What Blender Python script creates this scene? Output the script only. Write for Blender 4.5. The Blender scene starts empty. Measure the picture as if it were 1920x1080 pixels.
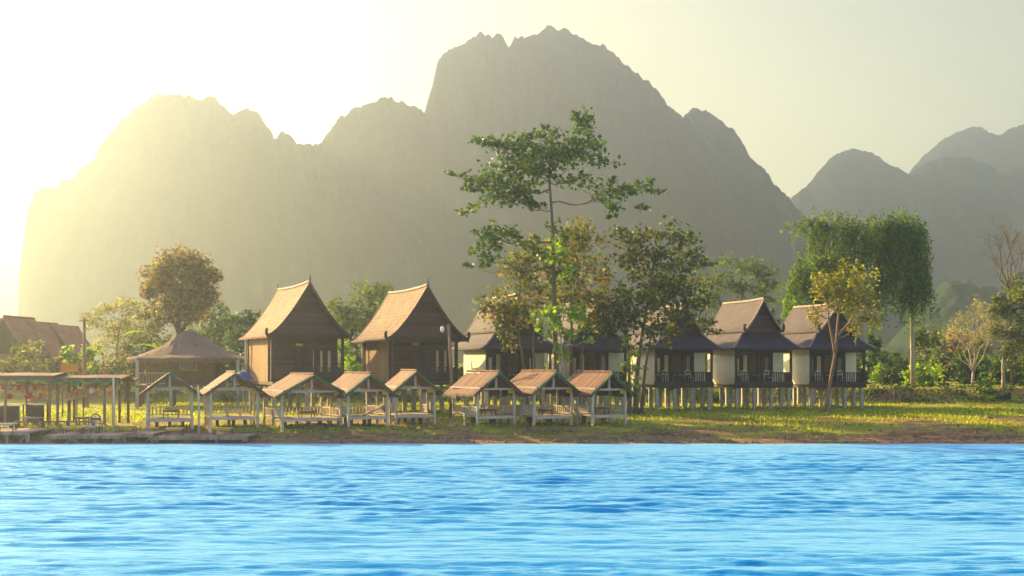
import bpy, math, random
import numpy as np
from mathutils import Vector, Matrix
R = math.radians
random.seed(7)
rng = np.random.default_rng(11)
scene = bpy.context.scene
COL = scene.collection

# ------------------------------------------------------------------ camera, sky, sun, exposure
FPX, CX, HY, CZ = 2400.0, 960.0, 680.0, 3.8       # focal length and horizon of the photograph (1920 px wide), eye height
cam_d = bpy.data.cameras.new('camera')
cam = bpy.data.objects.new('camera', cam_d); COL.objects.link(cam)
cam.location = (0, 0, CZ); cam.rotation_euler = (R(90), 0, 0)
cam_d.sensor_width = 36; cam_d.lens = 36*FPX/1920
cam_d.shift_y = (HY-540)/1920
cam_d.clip_start = .5; cam_d.clip_end = 9000
scene.camera = cam

SUN_AZ, SUN_EL = -47.0, 22.0                      # degrees, azimuth from +Y towards +X
sv = Vector((math.sin(R(SUN_AZ))*math.cos(R(SUN_EL)), math.cos(R(SUN_AZ))*math.cos(R(SUN_EL)), math.sin(R(SUN_EL))))
sun_d = bpy.data.lights.new('sun', 'SUN'); sun = bpy.data.objects.new('sun', sun_d); COL.objects.link(sun)
sun_d.energy = 5.0; sun_d.angle = R(.5); sun_d.color = (1, .69, .28)
sun.rotation_euler = (-sv).to_track_quat('-Z', 'Y').to_euler()
world = bpy.data.worlds.new('World'); scene.world = world; world.use_nodes = True
nt = world.node_tree; nt.nodes.clear()
sky = nt.nodes.new('ShaderNodeTexSky'); sky.sky_type = 'NISHITA'; sky.sun_disc = False
sky.sun_elevation = R(SUN_EL); sky.sun_rotation = R(SUN_AZ); sky.air_density = 1.0; sky.dust_density = 1.3; sky.ozone_density = .6
tint = nt.nodes.new('ShaderNodeMix'); tint.data_type = 'RGBA'; tint.blend_type = 'MULTIPLY'
tint.inputs[0].default_value = 1; tint.inputs[7].default_value = (1.0, .93, .66, 1)
tc = nt.nodes.new('ShaderNodeTexCoord'); sx = nt.nodes.new('ShaderNodeSeparateXYZ'); sr = nt.nodes.new('ShaderNodeValToRGB')   # dusty warm air low down, clear blue overhead
sr.color_ramp.elements[0].position = .30; sr.color_ramp.elements[0].color = (1.0, .75, .40, 1); sr.color_ramp.elements[1].position = .62; sr.color_ramp.elements[1].color = (1.25, 1.3, 1.75, 1)
nt.links.new(tc.outputs['Generated'], sx.inputs[0]); nt.links.new(sx.outputs[2], sr.inputs[0]); nt.links.new(sr.outputs[0], tint.inputs[7])
bg = nt.nodes.new('ShaderNodeBackground'); bg.inputs[1].default_value = .066
wo = nt.nodes.new('ShaderNodeOutputWorld')
nt.links.new(sky.outputs[0], tint.inputs[6]); nt.links.new(tint.outputs[2], bg.inputs[0]); nt.links.new(bg.outputs[0], wo.inputs[0])
vs = scene.view_settings
vs.view_transform = 'Standard'; vs.look = 'None'; vs.gamma = 1; vs.exposure = 1.9
scene.render.engine = 'CYCLES'
cy = scene.cycles
cy.use_denoising = True; cy.max_bounces = 6; cy.diffuse_bounces = 2; cy.glossy_bounces = 3; cy.transmission_bounces = 3
cy.volume_bounces = 1; cy.transparent_max_bounces = 6; cy.sample_clamp_indirect = 4

# ------------------------------------------------------------------ helpers
def P(px, py, d):
    """point of the place seen at photograph pixel px,py when it stands d metres away"""
    return Vector(((px-CX)*d/FPX, d, CZ+(HY-py)*d/FPX))

def hash2(i, j, s):
    n = (i.astype(np.int64)*374761393 + j.astype(np.int64)*668265263 + s*974634777) & 0x7fffffff
    n = ((n ^ (n >> 13))*1274126177) & 0x7fffffff
    n = (n ^ (n >> 16)) & 0xffff
    return n/65535.0
def vnoise(x, y, s=0):
    x = np.asarray(x, float); y = np.asarray(y, float)
    i = np.floor(x); j = np.floor(y); u = x-i; v = y-j
    u = u*u*(3-2*u); v = v*v*(3-2*v)
    a = hash2(i, j, s); b = hash2(i+1, j, s); c = hash2(i, j+1, s); d = hash2(i+1, j+1, s)
    return (a*(1-u)+b*u)*(1-v)+(c*(1-u)+d*u)*v
def fbm(x, y, s=0, o=4, g=.5):
    t = 0; a = 1; n = 0
    x = np.asarray(x, float); y = np.asarray(y, float)
    for k in range(o):
        t = t+a*(vnoise(x*2**k+17.3*k, y*2**k-9.1*k, s+k)-.5); n += a; a *= g
    return t/n*2
def gz(x, y):
    """ground height"""
    x = np.asarray(x, float); y = np.asarray(y, float)
    w = fbm(x/5, y*0+3.3, 5, 4)*1.6
    w2 = fbm(x/14, y*0+1.3, 8, 3)*1.6
    w3 = fbm(x/7, y*0+8.3, 15, 4)*2.2
    z = np.interp(y, [40, 58, 60, 61.2], [-3, -.6, -.0, .12])
    def step(y0, wd):
        q = np.clip((y-y0)/wd, 0, 1); return q*q*(3-2*q)
    big = np.clip(.55+1.3*fbm(x/8, y*0, 21, 2), .15, 1.1)
    z = z+step(61.5+w*.5, .45)*.20*big+step(62.7+w*.8, .5)*.17+step(64.1+w3*.7, .4)*.16*(1.2-big)
    z = z+np.interp(y, [61.2, 64, 72, 90], [0, .06, .22, .36])
    b = np.clip((y-92-w2)/3.0, 0, 1); b = b*b*(3-2*b)
    z = z+b*1.05
    z = z+np.interp(y, [96, 300, 1500], [0, .6, 6])
    fade = np.clip((y-60.6)/2, 0, 1)
    z = z+fade*(fbm(x/2.2, y/1.3, 31, 4)*.09+fbm(x/9, y/5, 33, 3)*.12)
    return z
def gzs(x, y): return float(gz(x, y))

def new_mat(name):
    m = bpy.data.materials.new(name); m.use_nodes = True
    n = m.node_tree.nodes; n.clear()
    out = n.new('ShaderNodeOutputMaterial')
    return m, n, m.node_tree.links, out
def ramp(n, stops, interp='LINEAR'):
    r = n.new('ShaderNodeValToRGB'); r.color_ramp.interpolation = interp
    e = r.color_ramp.elements
    while len(e) < len(stops): e.new(.5)
    for k, (p, c) in enumerate(stops):
        e[k].position = p; e[k].color = (*c, 1)
    return r
def noise_mat(name, stops, scale=3, stretch=(1, 1, 1), rough=.8, bump=.3, bscale=None, coord='Object', spec=.3, detail=6, bdist=.02, island=0):
    """surface whose colour wanders between the stops, with matching relief"""
    m, n, l, out = new_mat(name)
    tc = n.new('ShaderNodeTexCoord'); mp = n.new('ShaderNodeMapping'); mp.inputs[3].default_value = stretch
    if coord == 'Position':
        g = n.new('ShaderNodeNewGeometry'); l.new(g.outputs['Position'], mp.inputs[0])
    else: l.new(tc.outputs[coord], mp.inputs[0])
    nz = n.new('ShaderNodeTexNoise'); nz.inputs['Scale'].default_value = scale; nz.inputs['Detail'].default_value = detail; nz.inputs['Roughness'].default_value = .62
    l.new(mp.outputs[0], nz.inputs['Vector'])
    rp = ramp(n, stops)
    fac = nz.outputs['Fac']
    if island:
        g2 = n.new('ShaderNodeNewGeometry'); mx = n.new('ShaderNodeMix'); mx.inputs[0].default_value = island
        l.new(fac, mx.inputs[2]); l.new(g2.outputs['Random Per Island'], mx.inputs[3]); fac = mx.outputs[0]
    l.new(fac, rp.inputs[0])
    b = n.new('ShaderNodeBsdfPrincipled'); b.inputs['Roughness'].default_value = rough
    b.inputs['Specular IOR Level'].default_value = spec
    l.new(rp.outputs[0], b.inputs['Base Color'])
    if bump:
        n2 = n.new('ShaderNodeTexNoise'); n2.inputs['Scale'].default_value = bscale or scale*3; n2.inputs['Detail'].default_value = 5
        l.new(mp.outputs[0], n2.inputs['Vector'])
        bp = n.new('ShaderNodeBump'); bp.inputs['Strength'].default_value = bump; bp.inputs['Distance'].default_value = bdist
        l.new(n2.outputs['Fac'], bp.inputs['Height']); l.new(bp.outputs[0], b.inputs['Normal'])
    l.new(b.outputs[0], out.inputs[0])
    return m
def plank_mat(name, c0, c1, axis, period, rough=.75, gap=.35):
    """boards side by side along one axis, each a bit different"""
    m, n, l, out = new_mat(name)
    tc = n.new('ShaderNodeTexCoord'); sp = n.new('ShaderNodeSeparateXYZ'); l.new(tc.outputs['Object'], sp.inputs[0])
    def mth(op, a, b=None):
        q = n.new('ShaderNodeMath'); q.operation = op
        for k, v in enumerate((a, b)):
            if v is None: continue
            if isinstance(v, (int, float)): q.inputs[k].default_value = v
            else: l.new(v, q.inputs[k])
        return q.outputs[0]
    if axis == 'H': src = mth('ADD', sp.outputs[0], sp.outputs[1])
    else: src = sp.outputs['XYZ'.index(axis)]
    t = mth('DIVIDE', src, period); idx = mth('FLOOR', t); fr = mth('FRACT', t)
    wn = n.new('ShaderNodeTexWhiteNoise'); wn.noise_dimensions = '1D'; l.new(idx, wn.inputs['W'])
    nz = n.new('ShaderNodeTexNoise'); nz.inputs['Scale'].default_value = 4; nz.inputs['Detail'].default_value = 6; l.new(tc.outputs['Object'], nz.inputs['Vector'])
    f = mth('MULTIPLY', mth('ADD', wn.outputs['Value'], nz.outputs['Fac']), .5)
    rp = ramp(n, [(.2, c0), (.8, c1)]); l.new(f, rp.inputs[0])
    edge = mth('ABSOLUTE', mth('SUBTRACT', fr, .5)); ed = mth('GREATER_THAN', edge, .46)
    b = n.new('ShaderNodeBsdfPrincipled'); b.inputs['Roughness'].default_value = rough; b.inputs['Specular IOR Level'].default_value = .3
    l.new(rp.outputs[0], b.inputs['Base Color'])
    bp = n.new('ShaderNodeBump'); bp.inputs['Strength'].default_value = .8; bp.inputs['Distance'].default_value = .02; bp.invert = True
    l.new(ed, bp.inputs['Height']); l.new(bp.outputs[0], b.inputs['Normal'])
    l.new(b.outputs[0], out.inputs[0])
    return m
def shingle_mat(name, c0, c1, c2, course=.22, wide=.3, rough=.8, spec=.2):
    """roof covering in overlapping courses; courses follow height"""
    m, n, l, out = new_mat(name)
    tc = n.new('ShaderNodeTexCoord'); sp = n.new('ShaderNodeSeparateXYZ'); l.new(tc.outputs['Object'], sp.inputs[0])
    cb = n.new('ShaderNodeCombineXYZ'); ad = n.new('ShaderNodeMath'); ad.operation = 'ADD'
    l.new(sp.outputs[0], ad.inputs[0]); l.new(sp.outputs[1], ad.inputs[1])
    l.new(sp.outputs[1], cb.inputs[0]); l.new(sp.outputs[2], cb.inputs[1])
    br = n.new('ShaderNodeTexBrick'); br.inputs['Scale'].default_value = 1
    br.inputs['Brick Width'].default_value = wide; br.inputs['Row Height'].default_value = course; br.inputs['Mortar Size'].default_value = .018
    br.inputs['Color1'].default_value = (.25, .25, .25, 1); br.inputs['Color2'].default_value = (.75, .75, .75, 1); br.inputs['Mortar'].default_value = (.05, .05, .05, 1)
    l.new(cb.outputs[0], br.inputs['Vector'])
    nz = n.new('ShaderNodeTexNoise'); nz.inputs['Scale'].default_value = 1.3; nz.inputs['Detail'].default_value = 7; l.new(tc.outputs['Object'], nz.inputs['Vector'])
    mx = n.new('ShaderNodeMix'); mx.inputs[0].default_value = .55
    l.new(br.outputs['Color'], mx.inputs[2]); l.new(nz.outputs['Fac'], mx.inputs[3])
    rp = ramp(n, [(.22, c0), (.5, c1), (.75, c2)]); l.new(mx.outputs[0], rp.inputs[0])
    b = n.new('ShaderNodeBsdfPrincipled'); b.inputs['Roughness'].default_value = rough; b.inputs['Specular IOR Level'].default_value = spec
    l.new(rp.outputs[0], b.inputs['Base Color'])
    bp = n.new('ShaderNodeBump'); bp.inputs['Strength'].default_value = .5; bp.inputs['Distance'].default_value = .03
    l.new(br.outputs['Color'], bp.inputs['Height']); l.new(bp.outputs[0], b.inputs['Normal'])
    l.new(b.outputs[0], out.inputs[0])
    return m
def leaf_mat(name, stops, trans=.45, rough=.45):
    m, n, l, out = new_mat(name)
    g = n.new('ShaderNodeNewGeometry')
    nz = n.new('ShaderNodeTexNoise'); nz.inputs['Scale'].default_value = .55; nz.inputs['Detail'].default_value = 2
    l.new(g.outputs['Position'], nz.inputs['Vector'])
    mx = n.new('ShaderNodeMix'); mx.inputs[0].default_value = .55
    l.new(nz.outputs['Fac'], mx.inputs[2]); l.new(g.outputs['Random Per Island'], mx.inputs[3])
    rp = ramp(n, stops); l.new(mx.outputs[0], rp.inputs[0])
    b = n.new('ShaderNodeBsdfPrincipled'); b.inputs['Roughness'].default_value = rough; b.inputs['Specular IOR Level'].default_value = .12
    l.new(rp.outputs[0], b.inputs['Base Color'])
    t = n.new('ShaderNodeBsdfTranslucent')
    tm = n.new('ShaderNodeMix'); tm.data_type = 'RGBA'; tm.blend_type = 'MULTIPLY'; tm.inputs[0].default_value = 1
    l.new(rp.outputs[0], tm.inputs[6]); tm.inputs[7].default_value = (1.6, 1.75, .6, 1); l.new(tm.outputs[2], t.inputs[0])
    ms = n.new('ShaderNodeMixShader'); ms.inputs[0].default_value = trans
    l.new(b.outputs[0], ms.inputs[1]); l.new(t.outputs[0], ms.inputs[2]); l.new(ms.outputs[0], out.inputs[0])
    return m
def flat_mat(name, c, rough=.5, spec=.3, var=.12, scale=6):
    lo = tuple(max(0, v*(1-var)) for v in c); hi = tuple(v*(1+var) for v in c)
    return noise_mat(name, [(.3, lo), (.7, hi)], scale, rough=rough, bump=.15, spec=spec)

class MB:
    def __init__(s): s.v = []; s.f = []; s.m = []
    def add(s, vs, fs, mi=0):
        o = len(s.v); s.v += [tuple(p) for p in vs]; s.f += [tuple(i+o for i in f) for f in fs]; s.m += [mi]*len(fs); return s
    def box(s, c, d, rz=0, mi=0):
        x, y, z = d[0]/2, d[1]/2, d[2]/2; cs, sn = math.cos(rz), math.sin(rz)
        vs = []
        for k in range(8):
            a = (x if k & 1 else -x); b = (y if k & 2 else -y); h = (z if k & 4 else -z)
            vs.append((c[0]+a*cs-b*sn, c[1]+a*sn+b*cs, c[2]+h))
        return s.add(vs, [(0, 2, 3, 1), (4, 5, 7, 6), (0, 1, 5, 4), (2, 6, 7, 3), (0, 4, 6, 2), (1, 3, 7, 5)], mi)
    def bar(s, a, b, w, h=None, mi=0):
        """square bar from a to b"""
        h = h or w; a = Vector(a); b = Vector(b); d = (b-a).normalized()
        up = Vector((0, 0, 1)) if abs(d.z) < .9 else Vector((0, 1, 0))
        sx = d.cross(up).normalized()*w/2; sy = sx.cross(d).normalized()*h/2
        vs = [a-sx-sy, a+sx-sy, a+sx+sy, a-sx+sy, b-sx-sy, b+sx-sy, b+sx+sy, b-sx+sy]
        return s.add(vs, [(0, 1, 2, 3), (7, 6, 5, 4), (0, 4, 5, 1), (1, 5, 6, 2), (2, 6, 7, 3), (3, 7, 4, 0)], mi)
    def tube(s, pts, rad, n=6, mi=0, caps=True):
        pts = [Vector(p) for p in pts]
        if not isinstance(rad, (list, tuple)): rad = [rad]*len(pts)
        vs = []; fs = []; prev = None
        for k, p in enumerate(pts):
            d = (pts[min(k+1, len(pts)-1)]-pts[max(k-1, 0)])
            d = d.normalized() if d.length > 1e-9 else Vector((0, 0, 1))
            if prev is None:
                prev = d.cross(Vector((.31, .95, .02)) if abs(d.y) < .9 else Vector((1, 0, 0))).normalized()
            sx = (prev-d*prev.dot(d)).normalized(); prev = sx; sy = d.cross(sx)
            for q in range(n):
                t = 2*math.pi*q/n; vs.append(p+sx*rad[k]*math.cos(t)+sy*rad[k]*math.sin(t))
        for k in range(len(pts)-1):
            for q in range(n):
                a = k*n+q; b = k*n+(q+1) % n; fs.append((a, b, b+n, a+n))
        if caps: fs.append(tuple(range(n-1, -1, -1))); fs.append(tuple(len(vs)-n+q for q in range(n)))
        return s.add(vs, fs, mi)
    def sheet(s, rows, th, mi=0):
        """a grid of points (rows x cols) given thickness th straight down"""
        r = len(rows); c = len(rows[0]); vs = [Vector(p) for w in rows for p in w]
        vs += [p-Vector((0, 0, th)) for p in vs]; o = r*c; fs = []
        for i in range(r-1):
            for j in range(c-1):
                a = i*c+j; fs.append((a, a+1, a+c+1, a+c)); fs.append((o+a, o+a+c, o+a+c+1, o+a+1))
        rim = [j for j in range(c)]+[i*c+c-1 for i in range(1, r)]+[(r-1)*c+j for j in range(c-2, -1, -1)]+[i*c for i in range(r-2, 0, -1)]
        for k in range(len(rim)):
            a = rim[k]; b = rim[(k+1) % len(rim)]; fs.append((a, o+a, o+b, b))
        return s.add(vs, fs, mi)
    def lathe(s, prof, c=(0, 0, 0), n=16, mi=0):
        vs = []; fs = []
        for r, z in prof:
            for q in range(n):
                t = 2*math.pi*q/n; vs.append((c[0]+r*math.cos(t), c[1]+r*math.sin(t), c[2]+z))
        for k in range(len(prof)-1):
            for q in range(n):
                a = k*n+q; b = k*n+(q+1) % n; fs.append((a, b, b+n, a+n))
        return s.add(vs, fs, mi)
    def build(s, name, mats, parent=None, smooth=False):
        me = bpy.data.meshes.new(name); me.from_pydata(s.v, [], s.f)
        mats = mats if isinstance(mats, (list, tuple)) else [mats]
        for m in mats: me.materials.append(m)
        if len(mats) > 1: me.polygons.foreach_set('material_index', s.m)
        if smooth: me.polygons.foreach_set('use_smooth', [True]*len(me.polygons))
        me.update()
        o = bpy.data.objects.new(name, me); COL.objects.link(o)
        if parent is not None: o.parent = parent
        return o
def np_mesh(name, V, Fq, mat, parent=None, smooth=False):
    me = bpy.data.meshes.new(name); V = np.ascontiguousarray(V, np.float32); Fq = np.ascontiguousarray(Fq, np.int32)
    k = Fq.shape[1]
    me.vertices.add(len(V)); me.vertices.foreach_set('co', V.ravel())
    me.loops.add(Fq.size); me.loops.foreach_set('vertex_index', Fq.ravel())
    me.polygons.add(len(Fq)); me.polygons.foreach_set('loop_start', np.arange(len(Fq), dtype=np.int32)*k)
    me.polygons.foreach_set('use_smooth', np.full(len(Fq), smooth))
    me.update(calc_edges=True); me.validate()
    for m in (mat if isinstance(mat, (list, tuple)) else [mat]): me.materials.append(m)
    o = bpy.data.objects.new(name, me); COL.objects.link(o)
    if parent is not None: o.parent = parent
    return o
def grid_mesh(name, X, Y, Z, mat, smooth=True):
    r, c = X.shape; V = np.stack([X, Y, Z], -1).reshape(-1, 3)
    i = np.arange(r*c).reshape(r, c)
    Fq = np.stack([i[:-1, :-1], i[:-1, 1:], i[1:, 1:], i[1:, :-1]], -1).reshape(-1, 4)
    return np_mesh(name, V, Fq, mat, None, smooth)
def tag(o, label, cat, group=None):
    o['label'] = label; o['category'] = cat
    if group: o['group'] = group
    return o
def structure(o): o['kind'] = 'structure'; return o
def empty(name, loc, rz=0, label=None, cat=None, group=None):
    o = bpy.data.objects.new(name, None); COL.objects.link(o); o.location = loc; o.rotation_euler = (0, 0, rz); o.empty_display_size = .3
    if label: tag(o, label, cat, group)
    return o
def copy_tree(o, parent=None):
    c = o.copy(); COL.objects.link(c)
    if parent is not None: c.parent = parent
    for ch in list(o.children): copy_tree(ch, c)
    return c

# ------------------------------------------------------------------ water
def water_material():
    m, n, l, out = new_mat('river_water')
    geo = n.new('ShaderNodeNewGeometry'); mp = n.new('ShaderNodeMapping'); mp.inputs[3].default_value = (.5, 2.6, 1)
    l.new(geo.outputs['Position'], mp.inputs[0])
    nz = n.new('ShaderNodeTexNoise'); nz.inputs['Scale'].default_value = 4.5; nz.inputs['Detail'].default_value = 5; nz.inputs['Roughness'].default_value = .6
    l.new(mp.outputs[0], nz.inputs['Vector'])
    bp = n.new('ShaderNodeBump'); bp.inputs['Strength'].default_value = .55; bp.inputs['Distance'].default_value = .058
    l.new(nz.outputs['Fac'], bp.inputs['Height'])
    d = n.new('ShaderNodeBsdfDiffuse'); d.inputs[0].default_value = (.0, .27, .56, 1); l.new(bp.outputs[0], d.inputs['Normal'])
    g = n.new('ShaderNodeBsdfGlossy'); g.inputs['Roughness'].default_value = .22; g.inputs[0].default_value = (.66, .95, .96, 1); l.new(bp.outputs[0], g.inputs['Normal'])
    d2 = n.new('ShaderNodeBsdfDiffuse'); d2.inputs[0].default_value = (.46, .79, .92, 1)              # pale blue painted in for the sky sheen at grazing angles
    m2 = n.new('ShaderNodeMixShader'); m2.inputs[0].default_value = .7; l.new(g.outputs[0], m2.inputs[1]); l.new(d2.outputs[0], m2.inputs[2])
    fr = n.new('ShaderNodeFresnel'); fr.inputs[0].default_value = 1.31; l.new(bp.outputs[0], fr.inputs['Normal'])
    ms = n.new('ShaderNodeMixShader'); l.new(fr.outputs[0], ms.inputs[0]); l.new(d.outputs[0], ms.inputs[1]); l.new(m2.outputs[0], ms.inputs[2])
    l.new(ms.outputs[0], out.inputs[0])
    return m
def build_water():
    xs = np.concatenate([[-700, -350, -180, -110, -75], np.arange(-52, 52.01, .15), [75, 110, 180, 350, 700]])
    ys = np.concatenate([[-200, -80, -30, -5, 5, 10, 14], np.arange(17, 60.9, .08), [61.5]])
    X, Y = np.meshgrid(xs, ys)
    Z = np.zeros_like(X)
    r = np.random.default_rng(5)
    for k in range(90):
        lam = .28*(4.6**(r.random()**1.6)); th = r.normal(0, .22) if lam < .8 else r.normal(0, .12)
        amp = .0062*lam*(.5+r.random())
        kx = math.sin(th)*2*math.pi/lam; ky = math.cos(th)*2*math.pi/lam
        ph = kx*X+ky*Y+r.random()*6.28+2.5*fbm(X/11, Y/6, 60+k, 2)
        Z += amp*(np.sin(ph)+.25*np.sin(2*ph+.6))
    for yc, am, wv in ((29.3, .10, 1.2), (34.6, .06, 1.1), (40.5, .04, 1.6), (47.0, .03, 1.5), (24.0, .09, 1.1), (21.2, .07, .9)):   # a few low swells
        yy = Y-yc-fbm(X/16, X*0, int(yc*7), 3)*2.2-.02*X
        Z += am*np.exp(-(yy/wv)**2)*(.6+.5*vnoise(X/9, X*0, int(yc)))
    gust = .65+.55*(fbm(X/26, Y/7, 90, 3)+.35)
    Z *= np.clip(gust, .35, 1.3)
    fade = np.clip((60.5-Y)/6, .15, 1)*np.clip((56-np.abs(X))/6, 0, 1)*np.clip((Y-13)/4, 0, 1)
    Z = Z*fade
    o = grid_mesh('water', X, Y, Z, water_material()); structure(o)
build_water()

# ------------------------------------------------------------------ ground
def ground_material():
    m, n, l, out = new_mat('ground_earth_and_grass')
    geo = n.new('ShaderNodeNewGeometry'); sp = n.new('ShaderNodeSeparateXYZ'); l.new(geo.outputs['Position'], sp.inputs[0])
    def noise(scale, stretch, detail=5):
        mp = n.new('ShaderNodeMapping'); mp.inputs[3].default_value = stretch; l.new(geo.outputs['Position'], mp.inputs[0])
        q = n.new('ShaderNodeTexNoise'); q.inputs['Scale'].default_value = scale; q.inputs['Detail'].default_value = detail; q.inputs['Roughness'].default_value = .6
        l.new(mp.outputs[0], q.inputs['Vector']); return q.outputs['Fac']
    n1 = noise(.22, (1, 2.4, 1)); n2 = noise(3.5, (1, 1, 1)); n3 = noise(.9, (.5, 1.6, 1))
    def mth(op, a, b):
        q = n.new('ShaderNodeMath'); q.operation = op
        for k, v in enumerate((a, b)):
            if isinstance(v, (int, float)): q.inputs[k].default_value = v
            else: l.new(v, q.inputs[k])
        return q.outputs[0]
    grass = ramp(n, [(.25, (.07, .11, .008)), (.5, (.28, .28, .012)), (.75, (.46, .36, .025))]); l.new(n3, grass.inputs[0])
    soil = ramp(n, [(.3, (.06, .033, .017)), (.55, (.25, .13, .05)), (.8, (.48, .29, .12))]); l.new(n2, soil.inputs[0])
    # bare trodden strips and bare bank: where along the depth soil shows
    yr = n.new('ShaderNodeMapRange'); yr.inputs[1].default_value = 58; yr.inputs[2].default_value = 108; l.new(sp.outputs[1], yr.inputs[0])
    prof = ramp(n, [(0, (.85,)*3), (.09, (.66,)*3), (.135, (.42,)*3), (.165, (.38,)*3), (.20, (.62,)*3), (.26, (.58,)*3), (.31, (.30,)*3), (.50, (.26,)*3), (.66, (.30,)*3), (.72, (.62,)*3), (.76, (.25,)*3), (1, (.25,)*3)])
    l.new(yr.outputs[0], prof.inputs[0])
    f = mth('ADD', mth('MULTIPLY', mth('SUBTRACT', n1, .5), 1.5), prof.outputs[0])
    f = mth('ADD', f, mth('MULTIPLY', mth('SUBTRACT', n2, .5), .9))
    mr = n.new('ShaderNodeMapRange'); mr.inputs[1].default_value = .40; mr.inputs[2].default_value = .62; l.new(f, mr.inputs[0])
    mx = n.new('ShaderNodeMix'); mx.data_type = 'RGBA'; l.new(mr.outputs[0], mx.inputs[0]); l.new(grass.outputs[0], mx.inputs[6]); l.new(soil.outputs[0], mx.inputs[7])
    b = n.new('ShaderNodeBsdfPrincipled'); b.inputs['Roughness'].default_value = .95; b.inputs['Specular IOR Level'].default_value = .1
    l.new(mx.outputs[2], b.inputs['Base Color'])
    bp = n.new('ShaderNodeBump'); bp.inputs['Strength'].default_value = .55; bp.inputs['Distance'].default_value = .058
    nb = noise(6, (1, 1, 1), 8); l.new(nb, bp.inputs['Height']); l.new(bp.outputs[0], b.inputs['Normal'])
    l.new(b.outputs[0], out.inputs[0])
    return m
def build_ground():
    xs = np.concatenate([-np.geomspace(1500, 46, 14), np.arange(-45, 45.01, .16), np.geomspace(46, 1500, 14)])
    ys = np.concatenate([[44, 50, 56], np.arange(58, 66, .12), np.arange(66, 100, .25), np.geomspace(100, 2200, 26)])
    X, Y = np.meshgrid(xs, ys)
    structure(grid_mesh('ground', X, Y, gz(X, Y), ground_material()))
build_ground()

# ------------------------------------------------------------------ mountains
def mountain_material(name, veg, rock):
    m, n, l, out = new_mat(name)
    geo = n.new('ShaderNodeNewGeometry')
    def noise(scale, stretch, d=6):
        mp = n.new('ShaderNodeMapping'); mp.inputs[3].default_value = stretch; l.new(geo.outputs['Position'], mp.inputs[0])
        q = n.new('ShaderNodeTexNoise'); q.inputs['Scale'].default_value = scale; q.inputs['Detail'].default_value = d; q.inputs['Roughness'].default_value = .65
        l.new(mp.outputs[0], q.inputs['Vector']); return q.outputs['Fac']
    a = noise(.02, (1, 1, .5)); b_ = noise(.35, (1, 1, 1), 4)
    r1 = ramp(n, [(.3, tuple(v*.6 for v in veg)), (.7, tuple(v*1.5 for v in veg))]); l.new(b_, r1.inputs[0])
    r2 = ramp(n, [(.3, tuple(v*.6 for v in rock)), (.7, rock)]); l.new(noise(.12, (1, 1, .35)), r2.inputs[0])
    mr = n.new('ShaderNodeMapRange'); mr.inputs[1].default_value = .54; mr.inputs[2].default_value = .62; l.new(a, mr.inputs[0])
    mx = n.new('ShaderNodeMix'); mx.data_type = 'RGBA'; l.new(mr.outputs[0], mx.inputs[0]); l.new(r1.outputs[0], mx.inputs[6]); l.new(r2.outputs[0], mx.inputs[7])
    b = n.new('ShaderNodeBsdfPrincipled'); b.inputs['Roughness'].default_value = 1; b.inputs['Specular IOR Level'].default_value = 0
    l.new(mx.outputs[2], b.inputs['Base Color']); l.new(b.outputs[0], out.inputs[0])
    return m
def mountain(name, prof, D, mat, seed, jag=1.0, front=.26, step=.55, spur=0.0):
    s = D/FPX
    pxs = np.array([p[0] for p in prof], float); pys = np.array([p[1] for p in prof], float)
    x0 = (pxs[0]-CX)*s; x1 = (pxs[-1]-CX)*s
    xs = np.arange(x0, x1, step)
    H = CZ+(HY-np.interp(xs/s+CX, pxs, pys))*s
    Hs = CZ+(HY-pys.min())*s
    H = H+jag*(fbm(xs/9, xs*0, seed, 3, .6)*1.6+np.abs(fbm(xs/3.6, xs*0+5, seed+3, 2))*2.2+np.abs(fbm(xs/1.7, xs*0+5, seed+4, 2))*1.3-1.3)*np.clip((H-8)/20, 0, 1)
    ts = np.concatenate([np.linspace(-1, 0, 14)[:-1], np.linspace(0, 1, 90)**1.15])
    X, T = np.meshgrid(xs, ts); Hc = np.broadcast_to(H, X.shape)
    # smoothed height steers how far the slope reaches towards the river
    kk = max(3, int(24/step)); Hm = np.convolve(np.pad(H, kk, mode='edge'), np.ones(2*kk+1)/(2*kk+1), 'valid')
    wid = 18+front*Hm+18*fbm(xs/60, xs*0+9, seed+5, 2)
    yr = D+14*fbm(xs/70, xs*0+2, seed+7, 3)
    A = np.abs(T)
    Y = yr-T*wid
    sh = 1-A**2.1
    gul = (np.abs(fbm(X/34, Y/60, seed+11, 4))-.18)*.12+fbm(X/9, Y/9+Hc/30, seed+13, 3)*.02
    Z = Hc*np.clip(sh-gul*np.clip(A*3, 0, 1)*(1-A*.4), 0, 1)
    bump = fbm(X/4.5, Y/3+Z/4, seed+17, 3)*1.2
    Y = Y+bump*np.clip(A*8, 0, 1)+fbm(X/22, Z/60, seed+19, 3)*7*np.clip(A*5, 0, 1)
    Z = Z+np.where(A > .02, fbm(X/5, Y/5, seed+23, 2)*1.5, 0)*(1-A)
    Z = np.where(A > .97, -2, Z)
    X = X+np.clip(T, 0, 1)*wid*spur
    Y = np.maximum(Y, 210)
    return structure(grid_mesh(name, X, Y, Z, mat))
MV = mountain_material('forest_on_limestone', (.010, .014, .016), (.018, .020, .023))
MV2 = mountain_material('forest_on_near_hill', (.028, .05, .022), (.05, .07, .035))
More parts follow.
